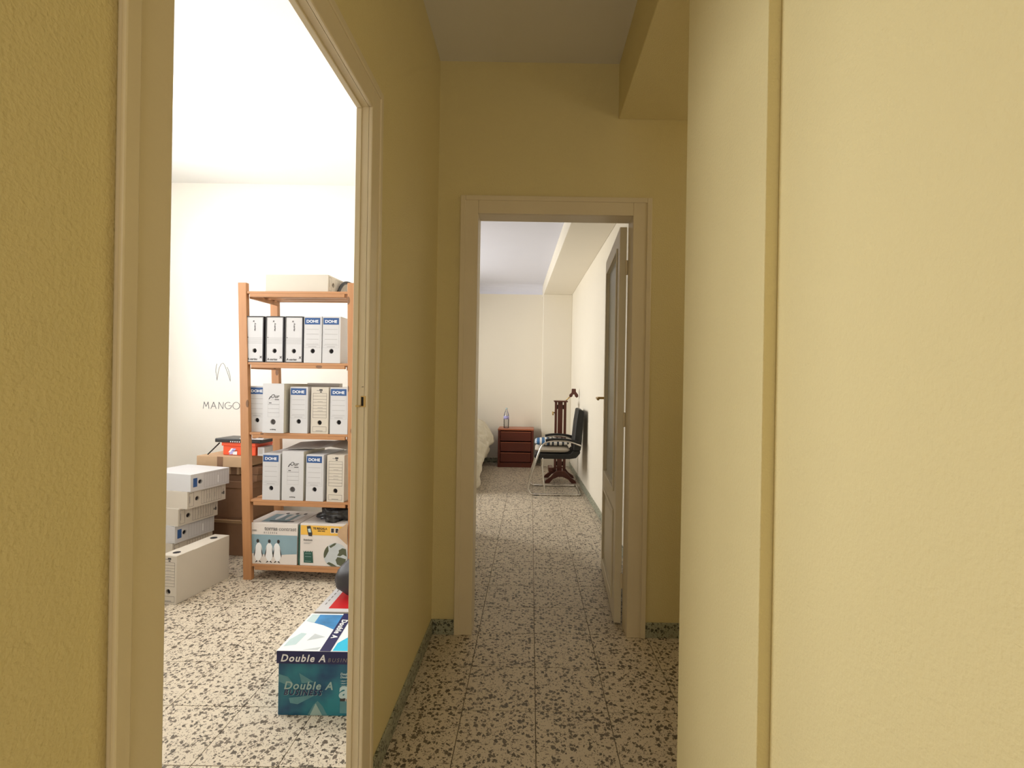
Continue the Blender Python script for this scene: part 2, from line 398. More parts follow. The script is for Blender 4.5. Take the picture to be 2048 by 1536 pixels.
# leaf: local x = along the leaf from the hinge, y = thickness, z up
LT = Matrix.Translation((B1-0.006, EY2+0.02, 0)) @ Matrix.Rotation(R(90-3.3), 4, 'Z')
lw, lh = 0.80, 2.228
leaf = MB()
for z0, z1 in ((0.012, 0.12), (0.60, 0.74), (2.12, lh)): leaf.box(0.115, lw-0.115, 0, 0.038, z0, z1, M['door'])
leaf.box(0, 0.115, 0, 0.038, 0.012, lh, M['door']); leaf.box(lw-0.115, lw, 0, 0.038, 0.012, lh, M['door'])
lo = leaf.obj('door_leaf', d2, LT)
g = MB(); g.box(0.115, lw-0.115, 0.015, 0.021, 0.74, 2.12, M['frost']); g.obj('glass_pane', lo)
def moulding(x0, x1, z0, z1):
    b = MB()
    for ys, yo in ((0.038, 0.046), (0.0, -0.008)):
        a0, a1 = min(ys, yo), max(ys, yo)
        b.box(x0, x1, a0, a1, z0-0.016, z0, M['door']); b.box(x0, x1, a0, a1, z1, z1+0.016, M['door'])
        b.box(x0-0.016, x0, a0, a1, z0-0.016, z1+0.016, M['door']); b.box(x1, x1+0.016, a0, a1, z0-0.016, z1+0.016, M['door'])
    return b
moulding(0.115, lw-0.115, 0.74, 2.12).obj('moulding', lo, bevel=0.004)
moulding(0.115, lw-0.115, 0.12, 0.60).obj('moulding', lo, bevel=0.004)
b = MB(); b.box(0.115, lw-0.115, 0.010, 0.028, 0.12, 0.60, M['door']); b.box(0.16, lw-0.16, 0.004, 0.034, 0.165, 0.555, M['door']); b.obj('lower_panel', lo, bevel=0.008)
for side in (1, -1):
    y0 = 0.038 if side > 0 else 0.0
    b = MB(); b.box(lw-0.075, lw-0.035, min(y0, y0+side*0.004), max(y0, y0+side*0.004), 1.10, 1.34, M['brass']); hp = b.obj('handle_plate', lo, bevel=0.0015)
    b = MB(); yy = y0+side*0.055
    b.tube(smoothpts([(lw-0.055, y0, 1.245), (lw-0.055, yy, 1.245), (lw-0.075, yy, 1.245), (lw-0.17, yy, 1.240)], 2), 0.009, M['brass'])
    b.obj('handle', lo, smooth=True)
for z in (0.25, 1.15, 2.0):
    b = MB(); b.tube([(-0.006, 0.0, z-0.04), (-0.006, 0.0, z+0.04)], 0.007, M['trim']); b.obj('hinge', lo)

# office shell
b = MB(); b.box(-3.5, WX2, 4.1, 4.2, 0, 3.02, M['office']); ob = struct(b.obj('wall_back_office'))
b = MB(); b.box(-3.5, -3.3, -0.7, -0.6, 0, 3.02, M['cream']); b.box(-2.3, WX2, -0.7, -0.6, 0, 3.02, M['cream'])
b.box(-3.3, -2.3, -0.7, -0.6, 0, 0.9, M['cream']); b.box(-3.3, -2.3, -0.7, -0.6, 2.5, 3.02, M['cream']); struct(b.obj('wall_front_office'))
wn = sroot('added_fill_window')  # unseen window, added as the opening for the front fill light
for x0, x1 in ((-3.3, -3.25), (-2.35, -2.3), (-2.83, -2.77)): MB().box(x0, x1, -0.69, -0.64, 0.9, 2.5, M['trim']).obj('window_frame', wn, bevel=0.004)
for c0, c1 in ((0.9, 0.95), (2.45, 2.5)): MB().box(-3.25, -2.35, -0.69, -0.64, c0, c1, M['trim']).obj('window_frame', wn, bevel=0.004)
for x0, x1 in ((-3.25, -2.83), (-2.77, -2.35)): MB().box(x0, x1, -0.668, -0.664, 0.95, 2.45, M['glass']).obj('window_pane', wn)
b = MB(); b.box(-3.5, -0.552, -0.7, 4.2, 3.02, 3.12, M['ceil_off']); struct(b.obj('ceiling_office'))
def windowwall(name, wname, X, y0, y1, zc, wy0, wy1, wz0, wz1, m):
    b = MB(); b.box(X-0.1, X, y0, wy0, 0, zc, m); b.box(X-0.1, X, wy1, y1, 0, zc, m)
    b.box(X-0.1, X, wy0, wy1, 0, wz0, m); b.box(X-0.1, X, wy0, wy1, wz1, zc, m); struct(b.obj(name))
    wn = sroot(wname)
    for a0, a1 in ((wy0, wy0+0.05), (wy1-0.05, wy1), ((wy0+wy1)/2-0.03, (wy0+wy1)/2+0.03)):
        MB().box(X-0.09, X-0.04, a0, a1, wz0, wz1, M['trim']).obj('window_frame', wn, bevel=0.004)
    for c0, c1 in ((wz0, wz0+0.05), (wz1-0.05, wz1)):
        MB().box(X-0.09, X-0.04, wy0+0.05, wy1-0.05, c0, c1, M['trim']).obj('window_frame', wn, bevel=0.004)
    for a0, a1 in ((wy0+0.05, (wy0+wy1)/2-0.03), ((wy0+wy1)/2+0.03, wy1-0.05)):
        MB().box(X-0.068, X-0.064, a0, a1, wz0+0.05, wz1-0.05, M['glass']).obj('window_pane', wn)
windowwall('wall_left_office', 'window_1', -3.4, -0.7, 4.2, 3.02, 1.40, 3.85, 0.90, 2.70, M['cream'])

# writing on the office wall behind the shelf
def stroke_mesh(strokes, wd, name, parent, m, X=0, Z=0, sc=1.0, Y=4.0985):
    b = MB()
    for s in strokes:
        pts = [Vector((X+x*sc, 0, Z+z*sc)) for x, z in s]
        for p, q in zip(pts, pts[1:]):
            d = (q-p).normalized(); nn = Vector((-d.z, 0, d.x))*wd/2; e = d*wd*0.3
            vs = [p-e+nn, p-e-nn, q+e-nn, q+e+nn]
            b.prism([(v.x, v.z) for v in vs], 'Y', Y, 4.1, m)
    return b.obj(name, parent)
def arcp(cx, cz, rx, rz, a0, a1, n=10): return [(cx+rx*math.cos(R(a0+(a1-a0)*i/n)), cz+rz*math.sin(R(a0+(a1-a0)*i/n))) for i in range(n+1)]
word = [[(0, 0), (0.14, 1), (0.42, 0.3), (0.72, 1), (0.86, 0)], [(1.15, 0), (1.55, 1), (1.95, 0)], [(1.3, 0.36), (1.8, 0.36)],
        [(2.3, 0), (2.36, 1), (2.95, 0), (3.02, 1)], arcp(3.75, 0.5, 0.5, 0.5, 55, 360, 14)+[(3.8, 0.5)], arcp(4.95, 0.5, 0.52, 0.52, 60, 410, 16)]
# at the back wall, scale 4.1/950 m per pixel
stroke_mesh(word, 0.0035, 'wall_writing', ob, M['pencil'], X=-2.825, Z=1.075, sc=0.0575)
dood = [[(0, 0.0), (-0.003, 0.03), (-0.012, 0.08), (-0.009, 0.12), (-0.003, 0.142)], [(0, 0.0), (0.008, 0.06), (0.018, 0.11), (0.034, 0.142), (0.05, 0.15), (0.062, 0.135), (0.085, 0.08), (0.115, -0.006)],
        [(0.115, -0.006), (0.112, 0.04), (0.098, 0.09), (0.085, 0.115)]]
stroke_mesh(dood, 0.0022, 'wall_doodle', ob, M['pencil'], X=-2.71, Z=1.32, sc=1.0)

# bedroom shell; the right-hand side runs slightly askew
def rwx(y): return 0.733-0.0257*(y-4.0)
def bmx(y): return 0.335-0.0430*(y-4.0)
b = MB(); b.box(-2.9, 1.2, 7.9, 8.0, 0, 3.0, M['cream']); struct(b.obj('wall_back_bedroom'))
b = MB(); y0, y1 = EY2, 7.9
b.hexa([(rwx(y0), y0, 0), (rwx(y0)+0.3, y0, 0), (rwx(y1)+0.3, y1, 0), (rwx(y1), y1, 0),
        (rwx(y0), y0, 2.95), (rwx(y0)+0.3, y0, 2.95), (rwx(y1)+0.3, y1, 2.95), (rwx(y1), y1, 2.95)], M['cream'])
struct(b.obj('wall_right_bedroom'))
b = MB(); b.hexa([(bmx(y0), y0, 2.755), (rwx(y0), y0, 2.755), (rwx(y1), y1, 2.755), (bmx(y1), y1, 2.755),
        (bmx(y0), y0, 2.95), (rwx(y0), y0, 2.95), (rwx(y1), y1, 2.95), (bmx(y1), y1, 2.95)], M['cream'])
struct(b.obj('trim_2', bevel=0.006))
b = MB(); b.box(bmx(7.6)+0.0, rwx(7.6), 7.6, 7.9, 0, 2.755, M['cream']); struct(b.obj('trim_3', bevel=0.006))
b = MB(); b.box(-2.9, -0.50, 4.2, 4.25, 0, 3.0, M['cream']); struct(b.obj('wall_front_bedroom'))
b = MB(); b.box(-0.5, 1.2, EY2, 4.25, 2.95, 3.04, M['ceil_room']); b.box(-2.9, 1.2, 4.25, 8.0, 2.95, 3.04, M['ceil_room']); struct(b.obj('ceiling_bedroom'))
def cove(prof, axis, a, b_, name):
    b = MB(); b.prism(prof, axis, a, b_, M['ceil_room']); return struct(b.obj(name, smooth=False))
cv = [(7.9, 2.95), (7.9, 2.80)]+[(7.9-0.15+0.15*math.cos(R(t)), 2.80+0.15*math.sin(R(t))) for t in range(15, 90, 15)]+[(7.75, 2.95)]
cove(cv, 'X', -2.8, bmx(7.8), 'trim_4')
windowwall('wall_left_bedroom', 'window_2', -2.8, 4.2, 8.0, 3.0, 5.1, 6.7, 0.95, 2.35, M['cream'])
b = MB()
b.hexa([(rwx(EY2+0.02)-0.010, EY2+0.02, 0), (rwx(EY2+0.02), EY2+0.02, 0), (rwx(7.6), 7.6, 0), (rwx(7.6)-0.010, 7.6, 0),
        (rwx(EY2+0.02)-0.010, EY2+0.02, 0.078), (rwx(EY2+0.02), EY2+0.02, 0.078), (rwx(7.6), 7.6, 0.078), (rwx(7.6)-0.010, 7.6, 0.078)], M['terrb'])
struct(b.obj('baseboard_right'))
b = MB(); b.box(-2.8, bmx(7.6), 7.89, 7.9, 0, 0.078, M['terrb']); struct(b.obj('baseboard_back'))

# floor: slab with grout on top, every tile near enough to be told apart its own piece
b = MB(); b.box(-3.6, 2.8, -1.7, 8.1, -0.12, -0.0035, M['grout']); fl = struct(b.obj('floor'))
tm = MB(); gp = 0.0016
tm.box(gp, 0.3-gp, gp, 0.3-gp, -0.0033, 0.0, M['terr']); t0 = tm.obj('tile', fl); first = True
cells = set()
for k in range(-2, 2):
    for j in range(-6, 2): cells.add((k, j))
for k in range(2, 5):
    for j in range(-2, 2): cells.add((k, j))
for k in range(-2, 3):
    for j in range(2, 15): cells.add((k, j))
for k in range(-5, -2):
    for j in range(8, 15): cells.add((k, j))
for k in range(-10, -2):
    for j in range(-6, 7): cells.add((k, j))
for k, j in sorted(cells):
    o = t0 if first else t0.copy()
    if not first: C.objects.link(o)
    first = False; o.parent = fl; o.location = (0.04+0.3*k, 1.952+0.3*j, 0)
b = MB()
for k in range(-12, 9):
    for j in range(-12, 21):
        if (k, j) not in cells:
            x, y = 0.04+0.3*k, 1.952+0.3*j
            b.box(x+gp, x+0.3-gp, y+gp, y+0.3-gp, -0.0033, 0.0, M['terr'])
o = b.obj('farther_tiles', fl); o['kind'] = 'stuff'

# ------------------------------------------------------------ pine shelving unit
SY = -3.5
ST = TR(-1.88, 3.17, 0, SY)
def lean(z, x): return x-(0.036*(1-max(0, min(1, x/0.7)))+0.020*max(0, min(1, x/0.7)))*z
shelf = thing('shelving_unit', 'tall slatted pine shelving unit leaning slightly, full of box files', 'shelf', ST)
def post(x, y, wd=0.057, dp=0.032, h=1.985):
    b = MB(); p = []
    for z in (0, h):
        xx = lean(z, x); p += [(xx, y, z), (xx+wd, y, z), (xx+wd, y+dp, z), (xx, y+dp, z)]
    b.hexa(p, M['pineZ']); b.obj('post', shelf, bevel=0.002)
for x, y in ((-0.02, 0), (-0.02, 0.352), (0.700, 0), (0.700, 0.352)): post(x, y, 0.057 if x < 0.3 else 0.045)
RZ = (1.928, 1.454, 0.985, 0.537, 0.106)   # shelf tops
for z in RZ:
    sh = bpy.data.objects.new('slatted_shelf', None); C.objects.link(sh); sh.parent = shelf
    xl, xr = lean(z, -0.02)+0.058, lean(z, 0.70)-0.001
    for i in range(5):
        y0 = 0.004+i*0.078
        MB().box(xl-0.006 if 0 < i < 4 else xl, xr+0.006 if 0 < i < 4 else xr, y0, y0+0.052, z-0.016, z, M['pineX']).obj('slat', sh, bevel=0.0015)
    for x in (xl, xr-0.02): MB().box(x, x+0.02, 0.034, 0.35, z-0.046, z-0.0165, M['pineY']).obj('side_rail', sh, bevel=0.0015)
    MB().box(xl+0.02, xr-0.02, 0.004, 0.022, z-0.038, z-0.0165, M['pineX']).obj('front_rail', sh, bevel=0.0015)

# ------------------------------------------------------------ box files
def filebox(kind, wd, h, dp, label, group, T, side=False, gh='hole'):
    """origin: bottom middle of the spine face; spine faces -Y"""
    r = thing('box_file', label, 'box file', T, group)
    x0, x1 = -wd/2, wd/2
    hz, hr = {'A': (0.076, 0.0150), 'B': (0.078, 0.0155), 'O': (0.073, 0.0185), 'D': (0.073, 0.0155), 'E': (0.070, 0.0150)}[kind]
    fm = {'A': M['card'], 'B': M['card'], 'O': M['card'], 'D': M['cardc'], 'E': M['card']}[kind]
    sm = {'A': M['cardg'], 'B': M['card'], 'O': M['ribbed'], 'D': M['cardc'], 'E': M['card']}[kind]
    b = MB()
    # shell: sides, top, bottom, back
    e = 0.004 if kind == 'A' else 0.0
    b.box(x0+e, x1-e, 0.03, dp, e, h-e, sm)
    b.box(x0+e, x0+e+0.002, 0.002, 0.03, e, h-e, sm); b.box(x1-e-0.002, x1-e, 0.002, 0.03, e, h-e, sm)
    b.box(x0+e, x1-e, 0.002, 0.03, e, e+0.002, sm); b.box(x0+e, x1-e, 0.002, 0.03, h-e-0.002, h-e, sm)
    b.obj('body', r)
    # spine sheet with a real round finger hole
    b = MB(); q = hr*1.6; n = 24
    b.box(x0, x1, 0, 0.002, 0, hz-q, fm); b.box(x0, x1, 0, 0.002, hz+q, h, fm)
    b.box(x0, -q, 0, 0.002, hz-q, hz+q, fm); b.box(q, x1, 0, 0.002, hz-q, hz+q, fm)
    vs = []
    for k in range(n):
        a = 2*math.pi*k/n+math.pi/4; ca, sa = math.cos(a), math.sin(a); s = q/max(abs(ca), abs(sa))
        vs += [(ca*s, 0, hz+sa*s), (ca*hr, 0, hz+sa*hr), (ca*hr, 0.012, hz+sa*hr)]
    fs = []
    for k in range(n):
        j = (k+1) % n; fs += [(3*k, 3*j, 3*j+1, 3*k+1), (3*k+1, 3*j+1, 3*j+2, 3*k+2)]
    b.add(vs, fs, fm); sp = b.obj('spine', r)
    b = MB(); b.ell(0, hz, hr*1.3, hr*1.3, 0.0115, M[gh]); b.obj('finger_hole', sp)
    if gh == 'holeg' or kind == 'O':
        pass
    p = MB(); y = -0.0004
    if kind == 'A':
        k = MB(); t = 0.0065
        k.box(x0-0.001, x0+t, -0.002, dp, 0, h, M['blk']); k.box(x1-t, x1+0.001, -0.002, dp, 0, h, M['blk'])
        k.box(x0+t, x1-t, -0.002, 0.004, h-t, h+0.001, M['blk']); k.box(x0+t, x1-t, -0.002, 0.004, -0.0005, t*0.7, M['blk'])
        k.obj('edging', r)
        for i in range(5): p.rect(x0+0.012, x1-0.010, 0.125+i*0.009, 0.1262+i*0.009, y, M['inkg'])
        p.rect(x0+0.012, x0+0.018, 0.163, 0.168, y, M['ink'])
        p.obj('ruled_lines', sp)
        text('A-series', 0.021, M['ink'], sp, Matrix.Translation((x0+0.011, -0.0004, 0.013)) @ FRONT, 0.25, 0.0004)
        text('x', 0.032, M['ink'], sp, Matrix.Translation((x1-0.027, -0.0004, 0.026)) @ FRONT, 0.1, 0.0006)
        text('A-series', 0.016, M['ink'], sp, Matrix.Translation((-0.003, -0.0004, 0.262)) @ FRONT @ Matrix.Rotation(R(-90), 4, 'Z'), 0.2, 0.0003)
        text('x', 0.020, M['ink'], sp, Matrix.Translation((-0.014, -0.0004, 0.268)) @ FRONT, 0.1, 0.0006)
    if kind == 'B':
        p.frame(x0+0.003, x1-0.010, 0.100, h-0.006, y, 0.0006, M['inkg'])
        p.rect(x0+0.004, x1-0.011, h-0.052, h-0.008, y-0.0001, M['blue'])
        for i in range(4): p.rect(x0+0.014, x1-0.020, 0.222-i*0.033, 0.2233-i*0.033, y, M['inkg'])
        p.rect(x0+0.010, x1-0.016, 0.115, 0.1158, y, M['inkg']); p.rect(x0+0.03, x1-0.035, 0.106, 0.108, y, M['inkg'])
        p.obj('spine_label', sp)
        text('DOHE', 0.026, M['white'], sp, Matrix.Translation((-0.004, y-0.0004, h-0.040)) @ FRONT, 0, 0.0005, 'CENTER', sx=1.12)
    if kind == 'O':
        p.frame(-0.037, 0.042, 0.106, 0.212, y, 0.0006, M['inkg'])
        for i, t in ((0.188, 0.0016), (0.160, 0.0010), (0.134, 0.0010)): p.rect(-0.037, 0.042, i, i+t, y, M['ink'])
        p.rect(-0.030, -0.012, 0.196, 0.201, y, M['ink']); p.rect(0.010, 0.040, 0.219, 0.224, y, M['ink']); p.rect(-0.015, 0.012, 0.221, 0.2225, y, M['inkg'])
        p.obj('spine_label', sp)
        text('Our', 0.034, M['ink'], sp, Matrix.Translation((-0.020, -0.0004, 0.232)) @ FRONT, 0.3, 0.0004)
        stroke = MB(); stroke.fr([(-0.034, 0.222), (-0.027, 0.222), (-0.014, 0.242), (-0.020, 0.244)], -0.0004, M['ink']); stroke.obj('lettering', sp)
        text('archiving', 0.011, M['ink'], sp, Matrix.Translation((0.0, -0.0004, 0.020)) @ FRONT, 0, 0.0003, 'CENTER')
    if kind == 'D':
        t = 0.0015
        p.frame(x0+0.012, x1-0.012, 0.104, h-0.038, y, t, M['ink'])
        n = 8; dz = (h-0.038-0.104)/n
        for i in range(1, n): p.rect(x0+0.012, x1-0.012, 0.104+i*dz, 0.104+i*dz+t, y, M['ink'])
        p.frame(x0+0.012, x1-0.012, 0.012, 0.047, y, t, M['ink']); p.rect(-0.025, 0.022, 0.0165, 0.020, y, M['inkg'])
        p.rect(-0.004, 0.018, h-0.022, h-0.011, y, M['ink']); p.rect(0.0, 0.014, h-0.033, h-0.026, y, M['ink']); p.rect(-0.022, -0.002, h-0.022, h-0.018, y, M['inkg'])
        for i in (2, 3, 5): p.rect(-0.015, 0.020, 0.104+i*dz+0.006, 0.104+i*dz+0.008, y, M['inkg'])
        p.obj('spine_label', sp)
    if kind == 'E':
        p.rect(-0.030, 0.030, 0.018, 0.048, y, M['blue'])
        p.frame(-0.046, 0.046, 0.100, h-0.012, y, 0.0010, M['inkg'])
        for i in range(1, 9): p.rect(-0.046, 0.046, 0.10+i*0.020, 0.1008+i*0.020, y, M['inkg'])
        p.rect(-0.02, 0.03, 0.205, 0.212, y, M['white'])
        p.obj('spine_label', sp)
    # tuck flaps of the lid: thin proud sheet on the top with its edge line
    b = MB()
    if kind in 'BODE': b.box(x0+0.001, x1-0.001, 0.004, min(dp-0.01, 0.12), h, h+0.0016, fm); b.obj('lid_flap', r)
    return r
G2, G3, G4 = 'box files on the second shelf', 'box files on the third shelf', 'box files on the fourth shelf'
def at(lx, ly, z, rz=0): return ST @ TR(lx, ly, z, rz)
hA = 0.306
protoA = filebox('A', 0.124, hA, 0.285, 'black-edged white box file at the left end of the second shelf', G2, at(0.029, 0.006, RZ[1]+0.001), gh='hole')
dup(protoA, at(0.167, 0.006, RZ[1]+0.001), 'black-edged white box file second from the left on the second shelf')
dup(protoA, at(0.300, 0.006, RZ[1]+0.001), 'black-edged white box file touching the blue-topped ones on the second shelf')
protoB = filebox('B', 0.120, 0.306, 0.285, 'blue-topped white box file beside the black-edged ones on the second shelf', G2, at(0.430, 0.004, RZ[1]+0.001))
dup(protoB, at(0.557, 0.004, RZ[1]+0.001, 1), 'blue-topped white box file at the right end of the second shelf')
# third shelf
z3 = RZ[2]+0.001
dup(protoB, at(0.038, 0.030, z3, 0), 'blue-topped white box file at the left end of the third shelf', G3)
protoO = filebox('O', 0.147, 0.325, 0.285, 'wide plain white box file with handwritten-style word, second on the third shelf', G3, at(0.176, -0.012, z3, -1), gh='holeg')
dup(protoB, at(0.341, 0.006, z3), 'blue-topped white box file in the middle of the third shelf', G3)
protoD = filebox('D', 0.118, 0.306, 0.285, 'cream box file with ruled black table, fourth on the third shelf', G3, at(0.484, 0.006, z3))
dup(protoB, at(0.616, 0.004, z3), 'blue-topped white box file at the right end of the third shelf', G3)
b = MB(); b.box(-0.12, 0.12, 0, 0.05, 0, 0.331, M['cardg']); b.box(-0.12, 0.12, -0.0005, 0, 0.31, 0.3115, M['ink'])
t = b.obj('grey_carton', None, at(0.355, 0.300, z3), bevel=0.001); tag(t, 'grey carton standing behind the third-shelf box files, only its top showing', 'carton')
# fourth shelf
z4 = RZ[3]+0.001
dup(protoB, at(0.160, 0.004, z4), 'blue-topped white box file at the left end of the fourth shelf', G4)
dup(protoO, at(0.306, 0.006, z4), 'wide plain white box file second on the fourth shelf', G4)
dup(protoB, at(0.458, 0.004, z4, -2), 'blue-topped white box file third on the fourth shelf, lid ajar', G4)
dup(protoD, at(0.600, 0.004, z4, -2), 'cream box file with ruled black table at the right end of the fourth shelf', G4)
# loose sheets of card lying on the fourth-shelf files
b = MB()
pr = [(0.21, 0.338), (0.30, 0.346), (0.37, 0.352), (0.46, 0.352), (0.54, 0.366), (0.61, 0.354), (0.655, 0.345)]
n = len(pr); vs = []
for (x, z) in pr: vs += [(x, 0.04+0.10*abs(x-0.43), z-0.012), (x, 0.27, z+0.012)]
vs += [(x, y, z-0.002) for x, y, z in vs]
fs = []
for i in range(n-1):
    a = 2*i; fs += [(a, a+2, a+3, a+1), (2*n+a+1, 2*n+a+3, 2*n+a+2, 2*n+a), (a, 2*n+a, 2*n+a+2, a+2), (a+1, a+3, 2*n+a+3, 2*n+a+1)]
fs += [(0, 1, 2*n+1, 2*n), (2*n-2, 4*n-2, 4*n-1, 2*n-1)]
b.add(vs, fs, M['cardg'])
t = b.obj('card_flaps', None, at(0, 0, z4+0.004)); tag(t, 'grey bent card flaps lying over the fourth-shelf box files', 'cardboard')
# top of the unit
LIE = Matrix(((0, -1, 0, 0), (0, 0, 1, 0), (-1, 0, 0, 0), (0, 0, 0, 1)))   # lying box: spine towards +X, base end towards the viewer
ft = filebox('D', 0.113, 0.31, 0.43, 'long white box file lying flat on top of the pine shelving unit', None, ST @ Matrix.Translation((0.520, 0.02, RZ[0]+0.0015+0.0565)) @ LIE)
b = MB(); b.tube(smoothpts([(0.535, 0.13, 0.0), (0.545, 0.16, 0.06), (0.55, 0.22, 0.098), (0.57, 0.32, 0.09), (0.60, 0.36, 0.008)], 2), 0.011, M['blackpl'], n=8)
t = b.obj('black_strap', None, at(0, 0, RZ[0]+0.011), smooth=True); tag(t, 'black curved strap arching beside the box file on the shelf top', 'strap')

# ------------------------------------------------------------ printed paper cartons on the bottom shelf
z5 = RZ[4]+0.001
pc = thing('paper_carton', 'white paper carton printed with three penguins on the bottom shelf', 'carton', at(0.0, 0.014, z5))
wd, h, dp = 0.343, 0.272, 0.30
MB().box(0.004, wd-0.003, 0.002, dp, 0, h-0.06, M['snow']).obj('body', pc, bevel=0.002)
MB().box(0.001, wd, -0.001, dp+0.002, h-0.09, h, M['snow']).obj('lid', pc, bevel=0.002)
p = MB(); y = -0.0018
p.rect(0.003, wd-0.002, 0.055, h-0.077, y, M['seab'])
p.fr([(0.003, 0.0), (wd-0.002, 0.0), (wd-0.002, 0.072), (0.27, 0.068), (0.20, 0.060), (0.10, 0.064), (0.003, 0.07)], y-0.0003, M['snow'])
for cx, tilt in ((0.075, 0.05), (0.150, 0), (0.205, -0.08)):
    p.ell(cx, 0.080, 0.026, 0.062, y-0.0006, M['white'], a=-tilt)
    p.ell(cx-tilt*0.1, 0.152, 0.0095, 0.013, y-0.0010, M['ink'])
    for s in (-1, 1):
        p.fr([(cx+s*0.018, 0.120), (cx+s*0.031, 0.060), (cx+s*0.029, 0.045), (cx+s*0.022, 0.070)][::s], y-0.0010, M['ink'])
        p.fr([(cx+s*0.003, 0.018), (cx+s*0.014, 0.010), (cx+s*0.023, 0.008), (cx+s*0.012, 0.022)][::s], y-0.0010, M['ink'])
for i in range(8): p.rect(0.030+i*0.004, 0.032+i*0.004, 0.215, 0.228, y, M['inkg'])
p.obj('printed_front', pc)
q = MB()
q.fr([(0.02, 0.02), (0.20, 0.02), (0.20, 0.20), (0.02, 0.20)], 0, M['seab'])
for cx in (0.09, 0.16, 0.22): q.ell(cx, 0.14, 0.018, 0.07, -0.0004, M['white']); q.ell(cx, 0.22, 0.012, 0.016, -0.0007, M['ink'])
q.rect(0.07, 0.24, 0.028, 0.045, -0.0006, M['ink'])
q.v = [(x+0.05, z+0.01, -y_) for x, y_, z in q.v]; q.obj('printed_top', pc, Matrix.Translation((0.0, 0.0, h+0.0008)))
text('torras', 0.038, M['inkg'], pc, Matrix.Translation((0.115, y-0.0004, 0.225)) @ FRONT, 0, 0.0009, space=0.95)
text('contrast', 0.038, M['inkg'], pc, Matrix.Translation((0.213, y-0.0004, 0.225)) @ FRONT, 0, 0, space=0.95)
text('0 1 2 3 4 5 6', 0.018, M['inkg'], pc, Matrix.Translation((0.110, y-0.0004, 0.203)) @ FRONT)

gc = thing('paper_carton', 'white paper carton with orange-yellow band and green globe print on the bottom shelf', 'carton', at(0.362, 0.012, z5))
wd, h = 0.325, 0.280
MB().box(0, wd, 0, dp, 0, h, M['snow']).obj('body', gc, bevel=0.002)
MB().box(-0.010, -0.001, 0.0, 0.29, 0, h-0.015, M['green']).obj('side_panel', gc)
p = MB(); y = -0.0012
p.rect(0.004, wd-0.01, 0.205, 0.268, y, M['yel'])
p.fr([(0.045, 0.262), (0.070, 0.266), (0.084, 0.215), (0.080, 0.196), (0.058, 0.198), (0.048, 0.235)], y-0.0004, M['ink'])
p.fr([(0.052, 0.245), (0.070, 0.248), (0.076, 0.222), (0.058, 0.222)], y-0.0008, M['pale'])
for x in (0.210, 0.240): p.frame(x-0.002, x+0.024, 0.222, 0.256, y-0.0004, 0.003, M['white']); p.rect(x, x+0.022, 0.224, 0.254, y-0.0003, M['ink'])
# green note with toothed edge
tz = [(0.026+i*0.0075, 0.090+(0.010 if i % 2 == 0 else 0.0)) for i in range(9)]
p.fr([(0.028, 0.020), (0.092, 0.020)]+tz[::-1], y-0.0004, M['green'])
for z in (0.060, 0.080, 0.030): p.rect(0.036, 0.078, z, z+0.0014, y-0.0008, M['pale'])
for z, x in ((0.152, 0.052), (0.145, 0.040)): p.rect(0.026, 0.026+x, z, z+0.002, y-0.0004, M['inkg'])
# globe
gx, gz, gr = 0.245, 0.075, 0.082
def clip(pts): 
    out = []
    for x, z in pts:
        dx, dz = x-gx, z-gz; d = math.hypot(dx, dz)
        if d > gr: dx *= gr/d; dz *= gr/d
        out.append((gx+dx, max(0.003, gz+dz)))
    return out
p.fr(clip([(gx+0.086*math.cos(R(a)), gz+0.086*math.sin(R(a))) for a in range(0, 360, 12)]), y-0.0002, M['greyp'])
def blob(pts): p.fr(clip(pts), y-0.0006, M['globe'])
blob([(gx-0.085*math.cos(R(a)), gz+0.085*math.sin(R(a))) for a in range(50, -20, -8)]+[(gx-0.070, gz-0.015), (gx-0.060, gz+0.005), (gx-0.048, gz+0.028), (gx-0.05, gz+0.045)])
blob([(gx-0.045, gz+0.060), (gx-0.01, gz+0.083), (gx+0.005, gz+0.085), (gx-0.005, gz+0.068), (gx-0.035, gz+0.048)])
blob([(gx-0.062, gz-0.055), (gx-0.045, gz-0.045), (gx-0.02, gz-0.055), (gx+0.01, gz-0.073), (gx-0.03, gz-0.08)])
blob([(gx+0.020, gz+0.035), (gx+0.045, gz+0.050), (gx+0.07, gz+0.045), (gx+0.075, gz-0.005), (gx+0.05, gz+0.008), (gx+0.03, gz-0.004), (gx+0.01, gz+0.000), (gx+0.022, gz+0.02)])
blob([(gx+0.012, gz-0.010), (gx+0.035, gz-0.012), (gx+0.07, gz-0.022), (gx+0.068, gz-0.05), (gx+0.04, gz-0.07), (gx+0.01, gz-0.058), (gx+0.0, gz-0.03)])
p.obj('printed_front', gc)
text('Steinbeis', 0.017, M['inkg'], gc, Matrix.Translation((0.024, y-0.0008, 0.166)) @ FRONT, 0, 0.0004)
text('TE REGALA', 0.019, M['ink'], gc, Matrix.Translation((0.088, y-0.0008, 0.243)) @ FRONT, 0, 0.0006, sx=1.0)
text('este reloj', 0.013, M['ink'], gc, Matrix.Translation((0.120, y-0.0008, 0.230)) @ FRONT, 0, 0.0003)
